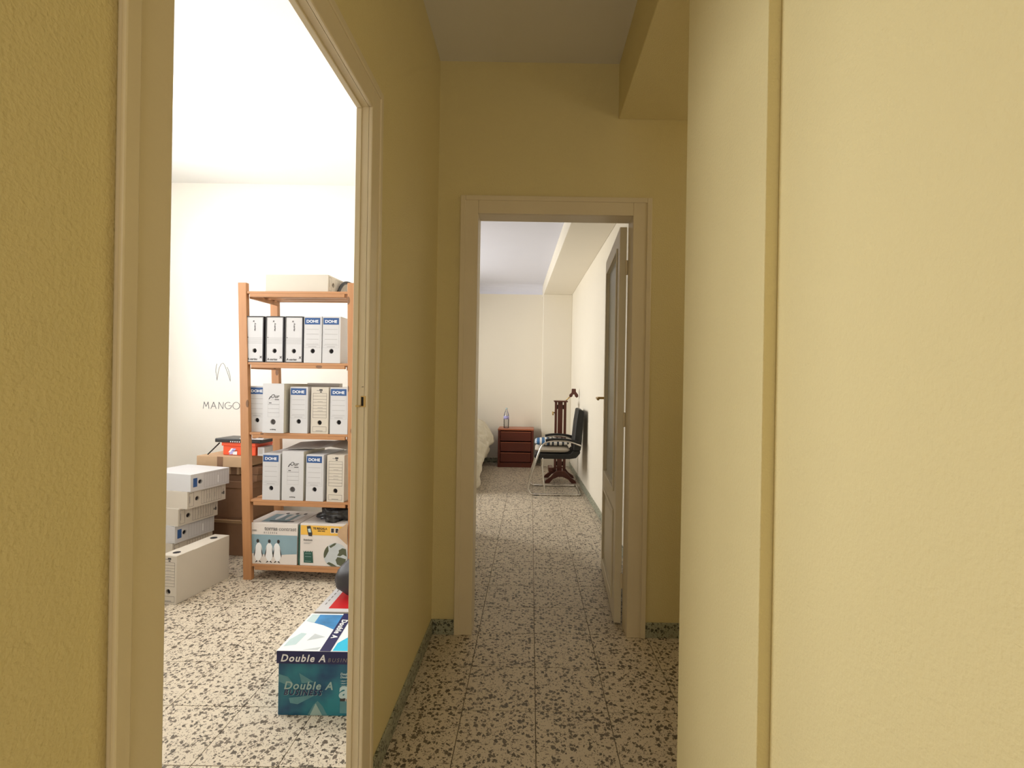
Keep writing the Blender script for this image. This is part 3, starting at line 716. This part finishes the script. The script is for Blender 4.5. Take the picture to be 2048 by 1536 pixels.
# crumpled black bag on the carton
def blobmesh(rx, ry, rz, amp, fr, m, seed, nu=36, nv=20, flat=0.0):
    vs = []; fs = []
    for i in range(nv+1):
        th = math.pi*i/nv
        for k in range(nu):
            ph = 2*math.pi*k/nu
            d = Vector((math.sin(th)*math.cos(ph), math.sin(th)*math.sin(ph), math.cos(th)))
            s = 1+amp*noise.noise(d*fr+Vector((seed, 0, 0)))+amp*0.5*noise.noise(d*fr*2.7+Vector((seed, 4, 0)))
            z = d.z*rz*s
            vs.append((d.x*rx*s, d.y*ry*s, max(z, -rz*flat) if flat else z))
    for i in range(nv):
        for k in range(nu): fs.append((i*nu+k, (i+1)*nu+k, (i+1)*nu+(k+1) % nu, i*nu+(k+1) % nu))
    b = MB(); b.add(vs, fs, m); return b
t = blobmesh(0.125, 0.12, 0.075, 0.55, 2.2, M['bag'], 3.1, flat=0.45).obj('plastic_bag', None, at(0.545, 0.165, z5+0.2805+0.0335), smooth=True)
tag(t, 'crumpled dark plastic bag on the globe-printed paper carton', 'bag')
b = MB(); b.hexa([(0.628, -0.010, 0.21), (0.692, -0.010, 0.155), (0.692, -0.006, 0.155), (0.628, -0.006, 0.21), (0.628, -0.010, 0.245), (0.692, -0.010, 0.30), (0.692, -0.006, 0.30), (0.628, -0.006, 0.245)], M['kraft'])
t = b.obj('carton_flap', None, at(0, 0, z5)); tag(t, 'torn brown cardboard flap in front of the globe-printed carton', 'cardboard')

# ------------------------------------------------------------ stack of box files left of the shelving
GS = 'white box files stacked flat beside the shelving'
def lie(x, y, z, yaw): return Matrix.Translation((x, y, z)) @ Matrix.Rotation(R(yaw), 4, 'Z') @ LIE
names = {5: 'white box file with small blue square, topmost of the flat stack left of the shelving',
         4: 'cream box file directly under the topmost one of the flat stack',
         3: 'cream box file third from the top of the flat stack, set back a little',
         2: 'white box file with blue square fourth from the top, behind the upright one',
         1: 'box file second from the floor in the flat stack, mostly hidden',
         0: 'box file at the floor of the flat stack, behind the upright one'}
pe = pd = None
for i, kind, x, yw in ((5, 'E', -2.245, -14), (4, 'D', -2.265, -13), (3, 'D', -2.325, -14), (2, 'E', -2.345, -13), (1, 'D', -2.36, -14), (0, 'E', -2.36, -13)):
    T = lie(x-0.015, 3.17, 0.0575+i*0.1156+0.0005, yw)
    if kind == 'E':
        if pe is None: pe = filebox('E', 0.115, 0.30, 0.38, names[i], GS, T)
        else: dup(pe, T, names[i])
    else:
        if pd is None: pd = filebox('D', 0.115, 0.30, 0.38, names[i], GS, T)
        else: dup(pd, T, names[i])
ub = filebox('D', 0.11, 0.285, 0.40, 'long white box file standing upright on the terrazzo floor by the stack', None, TR(-2.130, 2.815, 0.0005, -8.5))
b = MB()
for yy in (0.055, 0.33):
    b.add([(0.022*math.cos(R(a))-0.0, yy+0.020*math.sin(R(a)), 0.2872) for a in range(0, 360, 24)], [list(range(15))], M['hole'])
b.obj('grip_hole', ub)

# ------------------------------------------------------------ brown cartons behind
CB = Matrix.Translation((-2.14, 3.585, 0)) @ Matrix.Rotation(R(-7), 4, 'Z')
def carton(x0, x1, y0, y1, z0, z1, label, m=M['kraft'], lidh=0.0, name='cardboard_carton', cat='carton'):
    t = thing(name, label, cat, CB @ Matrix.Translation((x0, y0, z0)))
    MB().box(0, x1-x0, 0, y1-y0, 0, z1-z0-0.001, m).obj('body', t, bevel=0.002)
    if lidh: MB().box(-0.004, x1-x0+0.004, -0.004, y1-y0+0.004, z1-z0-lidh, z1-z0+0.001, m).obj('lid', t, bevel=0.002)
    tp = MB(); tp.box((x1-x0)/2-0.024, (x1-x0)/2+0.024, -0.0008, 0, 0.0, z1-z0-max(lidh, 0.002), M['kraftd']); tp.obj('packing_tape', t)
    return t
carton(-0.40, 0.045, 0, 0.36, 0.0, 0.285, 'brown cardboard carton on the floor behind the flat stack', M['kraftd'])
b = MB(); b.hexa([(-0.36, -0.004, 0.245), (-0.01, -0.004, 0.245), (-0.01, -0.001, 0.25), (-0.36, -0.001, 0.25), (-0.35, -0.06, 0.285), (0.01, -0.06, 0.285), (0.01, -0.057, 0.288), (-0.35, -0.057, 0.288)], M['kraft'])
t = b.obj('carton_flap', None, CB); tag(t, 'open brown flap sticking out above the floor-level carton', 'cardboard')
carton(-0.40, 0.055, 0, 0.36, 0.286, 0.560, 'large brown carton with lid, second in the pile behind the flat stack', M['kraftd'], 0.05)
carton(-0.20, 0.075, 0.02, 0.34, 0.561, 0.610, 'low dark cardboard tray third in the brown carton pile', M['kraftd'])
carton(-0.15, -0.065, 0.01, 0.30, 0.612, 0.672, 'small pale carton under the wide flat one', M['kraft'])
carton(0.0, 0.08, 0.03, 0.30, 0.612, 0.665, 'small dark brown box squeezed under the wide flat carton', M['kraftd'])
carton(-0.385, 0.005, -0.03, 0.36, 0.674, 0.752, 'wide flat brown carton topping the pile, with orange box on it', M['kraft'])
OT = CB @ Matrix.Translation((0.01, 0, 0.753))
ot = thing('orange_box', 'bright orange plastic box on the flat brown carton', 'box', OT @ Matrix.Translation((-0.235, 0.04, 0)))
b = MB(); b.box(0, 0.27, 0, 0.20, 0, 0.070, M['orange']); b.obj('body', ot, bevel=0.004)
b = MB(); b.box(-0.008, 0.275, -0.008, 0.205, 0.070, 0.097, M['orange']); b.obj('lid', ot, bevel=0.004)
p = MB(); y = -0.001
p.fr([(0.05, 0.005), (0.075, 0.005), (0.11, 0.050), (0.080, 0.052)], y, M['lilac']); p.fr([(0.082, 0.004), (0.118, 0.004), (0.118, 0.030), (0.082, 0.026)], y, M['white'])
p.rect(0.080, 0.122, 0.032, 0.036, y-0.0003, M['ink']); p.fr([(0.045, 0.020), (0.060, 0.020), (0.085, 0.052), (0.07, 0.052)], y-0.0002, M['white']); p.obj('printed_label', ot)
b = MB(); b.box(-0.29, 0.09, 0.0, 0.19, 0, 0.030, M['blackpl']); t = b.obj('device_case', None, OT @ Matrix.Translation((0, 0.02, 0.0975)), bevel=0.006)
tag(t, 'flat black case lying across the orange box', 'case')
p = MB()
for i in range(5): p.box(-0.16+i*0.018, -0.152+i*0.018, -0.0006, 0, 0.004, 0.012, M['white'])
p.obj('button_row', t)
b = MB(); b.box(-0.10, 0.10, 0.01, 0.18, 0, 0.006, M['card']); b.box(0.0, 0.10, 0.02, 0.19, 0.006, 0.012, M['card'])
t = b.obj('paper_sheets', None, OT @ Matrix.Translation((0.02, 0.0, 0.1285)) @ Matrix.Rotation(R(-3), 4, 'Z'), bevel=0.001); tag(t, 'white papers on top of the flat black case', 'papers')
b = MB(); b.tube([(-0.33, 0.00, 0.004), (-0.272, 0.05, 0.090)], 0.005, M['blackpl']); t = b.obj('black_stick', None, OT, smooth=True); tag(t, 'thin black stick leaning against the black case', 'stick')
b = MB(); b.box(0, 0.055, 0, 0.14, 0, 0.066, M['card']); b.box(0.010, 0.040, -0.0006, 0, 0.015, 0.050, M['cardg']); t = b.obj('small_white_box', None, OT @ Matrix.Translation((0.046, 0.05, 0)) , bevel=0.002)
tag(t, 'small greyish white box right of the orange box, partly behind the pine post', 'box')

# ------------------------------------------------------------ blue paper box on the floor
BT = TR(-1.0, 1.90, 0)
bb = thing('paper_box', 'blue and teal copier paper box with white lid on the terrazzo floor', 'box', BT)
BW, BD, BH = 0.40, 0.305, 0.262
MB().box(0.006, BW-0.006, 0.006, BD-0.006, 0, BH-0.012, M['teal']).obj('body', bb, bevel=0.002)
LID = MB(); LID.box(0, BW, 0, BD, BH-0.052, BH-0.0012, M['navy']); lidb = LID.obj('lid', bb, bevel=0.002)
MB().box(0.0005, BW-0.0005, 0.0005, BD-0.0005, BH-0.0012, BH, M['lid']).obj('lid_top', lidb)
p = MB(); y = 0.0052
p.fr([(0.008, 0.165), (0.045, 0.155), (0.068, 0.125), (0.06, 0.115), (0.008, 0.135)], y, M['tealp'])
p.fr([(0.05, 0.070), (0.16, 0.085), (0.085, 0.045), (0.055, 0.050)], y, M['tealp'])
p.fr([(0.09, 0.17), (0.15, 0.135), (0.10, 0.13)], y, M['tealp'])
p.fr([(0.125, 0.003), (0.205, 0.003), (0.185, 0.040), (0.165, 0.060), (0.150, 0.045)], y, M['tealp'])
p.fr([(0.135, 0.002), (0.185, 0.002), (0.158, 0.050)], y-0.0003, M['teall'])
p.rect(0.255, 0.39, 0.012, 0.062, y, M['tealp']); p.rect(0.255, 0.39, 0.060, 0.072, y-0.0003, M['ink'])
p.obj('printed_front', bb)
def bt(s, size, m, x, z, yy, sh, bo, sp=1.0, sx=1.0): return text(s, size, m, bb, Matrix.Translation((x, yy, z)) @ FRONT, sh, bo, space=sp, sx=sx)
bt('Double A', 0.040, M['white'], 0.016, BH-0.042, -0.0008, 0.25, 0.0008, 1.18, 0.98)
bt('BUSINESS', 0.022, M['inkg'], 0.205, BH-0.042, -0.0008, 0.25, 0, 1.35)
bt('Double A', 0.044, M['teall'], 0.028, 0.106, 0.0045, 0.25, 0.0008, 1.15, 1.0)
bt('BUSINESS', 0.030, M['teall'], 0.0295, 0.0818, 0.0047, 0.25, 0.0006, 1.25, 1.0)
bt('BUSINESS', 0.030, M['navy'], 0.028, 0.083, 0.0042, 0.25, 0.0006, 1.25, 1.0)
bt('Double A', 0.013, M['pale'], 0.255, 0.165, 0.0045, 0.2, 0.0003)
bt('Double Quality', 0.012, M['pale'], 0.255, 0.153, 0.0045, 0.2, 0.0002)
for i in range(3): bt('- paper for office use', 0.008, M['pale'], 0.255, 0.140-i*0.010, 0.0045, 0, 0)
bt('a', 0.095, M['pale'], 0.250, 0.075, 0.0045, 0.1, 0.003)
bt('Double A', 0.012, M['white'], 0.275, 0.062, 0.0042, 0.2, 0.0002)
# lid picture: x across, z = away from the viewer
q = MB(); y = 0
TOP = Matrix.Translation((0, 0, BH+0.0004)) @ Matrix.Rotation(R(-90), 4, 'X') @ Matrix.Diagonal((1, 1, -1, 1))
def tq(pts, m, l=0): q.add([(x, yv, l*0.0003) for x, yv in pts], [list(range(len(pts)))], m)
tq([(0.010, 0.294), (0.150, 0.294), (0.160, 0.165), (0.10, 0.200), (0.010, 0.235)], M['sky'])
tq([(0.010, 0.294), (0.045, 0.294), (0.052, 0.219), (0.010, 0.235)], M['pale'], 1)
tq([(0.012, 0.030), (0.055, 0.045), (0.060, 0.130), (0.035, 0.135), (0.012, 0.085)], M['pale'])
tq([(0.085, 0.075), (0.150, 0.105), (0.095, 0.130)], M['greyp'])
tq([(0.10, 0.008), (0.16, 0.008), (0.165, 0.030)], M['greyp'])
tq([(0.172, 0.0), (0.216, 0.0), (0.194, 0.305), (0.150, 0.305)], M['navy'], 2)
tq([(0.222, 0.004), (0.39, 0.004), (0.39, 0.16), (0.26, 0.13), (0.220, 0.06)], M['cyan'], 1)
q.obj('printed_top', lidb, Matrix.Translation((0, 0, BH+0.0003)))
text('Double A', 0.036, M['white'], lidb, Matrix.Translation((0.166, 0.250, BH+0.0016)) @ Matrix.Rotation(R(-86), 4, 'Z'), 0.2, 0.001, space=1.1, sx=1.0)
# second box behind
b2 = thing('paper_box', 'white copier paper box with red printed lid behind the blue one', 'box', TR(-0.995, 2.222, 0))
MB().box(0.005, BW-0.005, 0.005, 0.295, 0, BH-0.010, M['lid']).obj('body', b2, bevel=0.002)
MB().box(0, BW, 0, 0.30, BH-0.050, BH, M['cardg']).obj('lid', b2, bevel=0.002)
q = MB(); tq([(0.0, 0.002), (BW, 0.002), (BW, 0.30), (0.0, 0.30)], M['card'])
tq([(0.052, 0.032), (0.392, 0.032), (0.392, 0.275), (0.048, 0.275)], M['red'], 1)
for i in range(6): tq([(0.018, 0.07+i*0.035), (0.024, 0.07+i*0.035), (0.024, 0.09+i*0.035), (0.018, 0.09+i*0.035)], M['inkg'], 1)
q.obj('printed_top', b2, Matrix.Translation((0, 0, BH+0.0004)))
t = blobmesh(0.15, 0.10, 0.10, 0.10, 1.5, M['blk'], 7.7, flat=0.9).obj('black_bag', None, Matrix.Translation((-0.825, 2.41, BH+0.0915)) , smooth=True)
tag(t, 'rounded black bag resting on the white and red paper box by the door jamb', 'bag')

# ------------------------------------------------------------ bedroom: bedside chest, bottle
nx0, nx1, ny0, nh = -0.505, 0.055, 7.47, 0.605
ns = thing('bedside_chest', 'reddish wooden bedside chest with three drawers against the back wall', 'nightstand', TR(nx0, ny0, 0))
W = nx1-nx0
b = MB(); b.box(0, 0.035, 0, 0.38, 0, nh-0.025, M['cherry']); b.box(W-0.035, W, 0, 0.38, 0, nh-0.025, M['cherry']); b.box(0.035, W-0.035, 0.365, 0.38, 0, nh-0.025, M['cherry'])
b.box(0.035, W-0.035, 0.0, 0.36, 0.06, 0.075, M['cherry']); b.obj('body', ns, bevel=0.002)
MB().box(-0.004, W+0.004, -0.006, 0.385, nh-0.025, nh, M['cherry_top']).obj('top', ns, bevel=0.006)
MB().box(0.035, W-0.035, 0.004, 0.02, 0, 0.062, M['cherry']).obj('plinth', ns)
for z0 in (0.085, 0.250, 0.415):
    dr = MB(); dr.box(0.040, W-0.040, -0.004, 0.34, z0, z0+0.148, M['cherry']); d = dr.obj('drawer', ns, bevel=0.005)
    MB().box(0.042, W-0.042, -0.007, -0.003, z0+0.138, z0+0.147, M['cherry_top']).obj('finger_rail', d, bevel=0.001)
bo = thing('water_bottle', 'clear plastic water bottle with blue label on the bedside chest', 'bottle', TR(-0.385, 7.62, nh+0.0005))
pf = [(0.038, 0), (0.043, 0.006), (0.043, 0.02), (0.040, 0.03), (0.043, 0.05), (0.041, 0.07), (0.043, 0.10), (0.043, 0.14), (0.041, 0.19), (0.036, 0.225), (0.022, 0.265), (0.014, 0.285), (0.013, 0.30)]
MB().lathe(pf, M['pet']).obj('body', bo, smooth=True)
MB().lathe([(0.0436, 0.142), (0.0436, 0.19)], M['lilac']).obj('paper_label', bo, smooth=True)
MB().lathe([(0.016, 0.298), (0.016, 0.318), (0.014, 0.320)], M['pale']).obj('cap', bo)

# ------------------------------------------------------------ bed and duvet
bed = thing('bed', 'bed with its head against the back wall, hidden under the duvet', 'bed', TR(-1.45, 6.8, 0))
MB().box(-0.75, 0.74, -0.90, 1.05, 0.14, 0.30, M['mahog']).obj('bed_base', bed, bevel=0.01)
MB().box(-0.75, 0.74, -0.90, 1.05, 0.302, 0.50, M['mattress']).obj('mattress', bed, bevel=0.04, seg=4)
for x, y in ((-0.70, -0.84), (0.64, -0.84), (-0.70, 0.98), (0.64, 0.98)): MB().box(x, x+0.06, y, y+0.06, 0, 0.14, M['mahog']).obj('leg', bed, bevel=0.004)
# duvet: puffy surface, rounded over the side, corner reaching the floor at the foot
NU, NV = 110, 90; vs = []; fs = []
def dv(u, v):   # u 0..1 from bed middle over the side; v 0..1 head to foot
    Y = 7.45-1.70*v
    # side profile control points
    hem = 0.16-0.15*max(0, (v-0.55)/0.45)
    top = 0.74+0.06*math.sin(v*3.0)-0.22*max(0, v-0.78)/0.22
    prof = [(-2.10, top), (-1.6, top+0.02), (-1.1, top+0.01), (-0.84, top-0.01), (-0.70, top-0.07), (-0.60, top-0.19), (-0.575, top-0.34), (-0.655-0.03*v, (top-0.30+hem)*0.5+0.05), (-0.645-0.03*v, hem+0.10), (-0.70-0.02*v, hem)]
    if v > 0.8: prof = [(x-(v-0.8)*0.22 if x > -0.9 else x, z) for x, z in prof]
    s = u*(len(prof)-1); i = min(int(s), len(prof)-2); f = s-i
    P = lambda j: Vector(prof[max(0, min(len(prof)-1, j))])
    p0, p1, p2, p3 = P(i-1), P(i), P(i+1), P(i+2)
    q = 0.5*((2*p1)+(p2-p0)*f+(2*p0-5*p1+4*p2-p3)*f*f+(3*p1-p0-3*p2+p3)*f**3)
    nz = noise.noise(Vector((q.x*3, Y*2.4, q.y*3)))*0.035+noise.noise(Vector((q.x*9, Y*7, q.y*8)))*0.016+(0.5-abs(noise.noise(Vector((q.x*7, Y*11+q.y*4, q.y*10)))))*0.045-0.02
    return Vector((q.x+nz*(1.2 if u > 0.45 else 0.3), Y+noise.noise(Vector((q.x*4, q.y*5, 2)))*0.02, max(0.012, q.y+(nz*1.2 if u < 0.95 else nz*0.4))))
for i in range(NV+1):
    for k in range(NU+1): vs.append(dv(k/NU, i/NV))
for i in range(NV):
    for k in range(NU): fs.append((i*(NU+1)+k, (i+1)*(NU+1)+k, (i+1)*(NU+1)+k+1, i*(NU+1)+k+1))
# foot drape: from the last row down to the floor
base = len(vs); last = NV*(NU+1)
for r_ in range(1, 9):
    f_ = r_/8
    for k in range(NU+1):
        p = vs[last+k]; wv = 0.03*math.sin(p.x*14+1)*f_
        vs.append(Vector((p.x+(0.05*f_*math.sin(f_*5) if p.x > -0.9 else 0), p.y-0.05*math.sin(f_*2.2)-wv, p.z+(0.012-p.z)*f_)))
for r_ in range(8):
    for k in range(NU):
        a = last if r_ == 0 else base+(r_-1)*(NU+1); c_ = base+r_*(NU+1)
        fs.append((a+k, c_+k, c_+k+1, a+k+1))
b = MB(); b.add(vs, fs, M['duvet']); du = b.obj('duvet', None, smooth=True)
sm_ = du.modifiers.new('solid', 'SOLIDIFY'); sm_.thickness = 0.012; sm_.offset = 1
tag(du, 'puffy cream quilted duvet hanging over the side of the bed', 'duvet')

# ------------------------------------------------------------ chrome visitor chair, side on
ch = thing('visitor_chair', 'chrome cantilever chair with black padded back, carrying cushions', 'chair', TR(0.36, 5.91, 0, -1.0))
def side(y):
    pts = [(0.25, 0.60+0.0), (0.10, 0.655), (-0.10, 0.655), (-0.20, 0.62), (-0.255, 0.50), (-0.33, 0.25), (-0.375, 0.10), (-0.345, 0.013), (-0.27, 0.012), (0.22, 0.012)]
    return smoothpts([(x, y, z) for x, z in pts], 3)
for s, y in ((0, -0.255), (1, 0.255)):
    MB().tube(side(y), 0.0115, M['chrome']).obj('frame_tube', ch, smooth=True)
    MB().tube(smoothpts([(-0.20, y*0.96, 0.44), (-0.21, y*0.96, 0.30), (-0.17, y*0.96, 0.06), (-0.17, y*0.98, 0.016)], 2), 0.008, M['chrome']).obj('support_tube', ch, smooth=True)
    b = MB(); b.tube(smoothpts([(0.22, y, 0.640), (0.08, y, 0.672), (-0.08, y, 0.674), (-0.17, y, 0.655)], 2), [0.013]*13, M['leather'], n=10) if False else b.tube(smoothpts([(0.22, y, 0.640), (0.08, y, 0.672), (-0.08, y, 0.674), (-0.17, y, 0.655)], 2), 0.016, M['leather'], n=10)
    b.obj('armrest', ch, smooth=True)
    MB().box(-0.30, -0.24, y-0.014, y+0.014, 0.0, 0.010, M['blackpl']).obj('foot_pad', ch)
MB().tube([(0.22, -0.255, 0.012), (0.25, -0.235, 0.012), (0.25, 0.235, 0.012), (0.22, 0.255, 0.012)], 0.0115, M['chrome']).obj('rear_crossbar', ch, smooth=True)
MB().tube([(-0.20, -0.245, 0.435), (-0.20, 0.245, 0.435)], 0.009, M['chrome']).obj('seat_rail', ch, smooth=True)
# seat and back shell
pf = [(-0.30, 0.445), (-0.28, 0.430), (0.12, 0.432), (0.20, 0.445), (0.245, 0.50), (0.262, 0.60), (0.29, 0.80), (0.325, 1.005), (0.315, 1.02), (0.245, 1.035), (0.235, 1.02), (0.195, 0.86), (0.170, 0.66), (0.16, 0.52), (0.13, 0.492), (-0.28, 0.490), (-0.305, 0.475)]
seatp = [p for p in pf if p[1] < 0.53]; 
seat_pts = [(-0.30, 0.445), (-0.28, 0.430), (0.12, 0.432), (0.20, 0.445), (0.245, 0.50), (0.250, 0.53), (0.162, 0.53), (0.13, 0.492), (-0.28, 0.490), (-0.305, 0.475)]
back_pts = [(0.252, 0.532), (0.262, 0.60), (0.275, 0.80), (0.288, 1.000), (0.28, 1.015), (0.225, 1.03), (0.213, 1.015), (0.190, 0.86), (0.172, 0.66), (0.162, 0.532)]
MB().prism(seat_pts, 'Y', -0.225, 0.225, M['leather']).obj('seat', ch, bevel=0.012, seg=3)
MB().prism(back_pts, 'Y', -0.225, 0.225, M['leather']).obj('backrest', ch, bevel=0.014, seg=3)
def pillow(x0, x1, y0, y1, z0, th, m, droop=0.0, name='x', seg=18):
    vs = []; fs = []; N = seg
    for s in (1, -1):
        for i in range(N+1):
            for k in range(N+1):
                u, v = i/N, k/N; e = (1-abs(2*u-1)**5)*(1-abs(2*v-1)**5); e = max(e, 0)**0.5
                x = x0+(x1-x0)*u; y = y0+(y1-y0)*v
                vs.append((x, y, z0+th/2+s*th/2*e))
    o2 = (N+1)**2
    for i in range(N):
        for k in range(N):
            a = i*(N+1)+k; fs.append((a, a+N+1, a+N+2, a+1)); fs.append((o2+a, o2+a+1, o2+a+N+2, o2+a+N+1))
    b = MB(); b.add(vs, fs, m); return b
CT = TR(0.36, 5.91, 0, -1.0)
t = pillow(-0.295, 0.125, -0.21, 0.21, 0.494, 0.085, M['pad']).obj('seat_cushion', None, CT, smooth=True); tag(t, 'beige seat cushion under the striped one on the chrome chair', 'cushion')
b = pillow(-0.30, 0.115, -0.20, 0.20, 0.5805, 0.070, M['stripew'], seg=34)
i1 = b._m(M['striped']); i2 = b._m(M['stripeb'])
for fi, f_ in enumerate(b.f):
    cx = sum(b.v[j][0] for j in f_)/4
    s = (cx+0.30)/0.415*7.0
    if (s % 1.0) > 0.5: b.m[fi] = i2 if s < 2.7 else i1
    elif s < 0.9: b.m[fi] = i2 if (fi*7919 % 5) < 2 else b.m[fi]
t = b.obj('striped_cushion', None, CT, smooth=True); tag(t, 'blue and white striped cushion on top of the beige one on the chair', 'cushion')

# ------------------------------------------------------------ wooden valet stand
vt = thing('valet_stand', 'dark mahogany valet stand with curved feet behind the chrome chair', 'valet stand', TR(0.415, 6.50, 0))
for y in (-0.14, 0.22):
    foot = [(-0.215, 0), (-0.15, 0), (-0.10, 0.055), (-0.03, 0.085), (0.03, 0.085), (0.10, 0.055), (0.15, 0), (0.215, 0), (0.20, 0.035), (0.13, 0.085), (0.09, 0.135), (0.06, 0.16), (-0.06, 0.16), (-0.09, 0.135), (-0.13, 0.085), (-0.20, 0.035)]
    MB().prism(foot, 'Y', y-0.016, y+0.016, M['mahog']).obj('foot', vt, bevel=0.004)
MB().box(-0.06, 0.06, -0.124, 0.204, 0.10, 0.145, M['mahog']).obj('stretcher', vt, bevel=0.004)
MB().box(-0.16, -0.10, -0.06, 0.16, 0.13, 0.19, M['mahog']).obj('shoe_rail', vt, bevel=0.01)
for x0, x1 in ((-0.082, -0.050), (-0.040, 0.026), (0.042, 0.078)):
    MB().box(x0, x1, 0.02, 0.05, 0.145, 1.08, M['mahog']).obj('upright', vt, bevel=0.003)
for z in (0.20, 0.55, 0.98): MB().box(-0.08, 0.076, 0.05, 0.066, z, z+0.06, M['mahog']).obj('cross_rail', vt, bevel=0.003)
MB().box(-0.095, 0.09, -0.06, 0.13, 1.081, 1.10, M['mahog']).obj('tray', vt, bevel=0.004)
MB().tube([(0.07, 0.035, 1.10), (0.155, 0.035, 1.185)], 0.008, M['brass']).obj('hanger_arm', vt, smooth=True)
hang = [(-0.028, 0.09), (0.028, 0.09), (0.030, 0.05), (0.060, 0.01), (0.062, -0.02), (0.040, -0.035), (0.018, -0.015), (0.010, 0.012), (-0.010, 0.012), (-0.018, -0.015), (-0.040, -0.03), (-0.062, -0.015), (-0.058, 0.01), (-0.030, 0.035)]
MB().prism([(x+0.175, z+1.175) for x, z in hang], 'Y', 0.015, 0.055, M['mahog']).obj('hanger', vt, bevel=0.006)
MB().tube([(-0.082, 0.035, 0.93), (-0.11, 0.02, 0.94), (-0.105, 0.01, 0.90)], 0.011, M['brass'], n=8).obj('hook', vt, smooth=True)
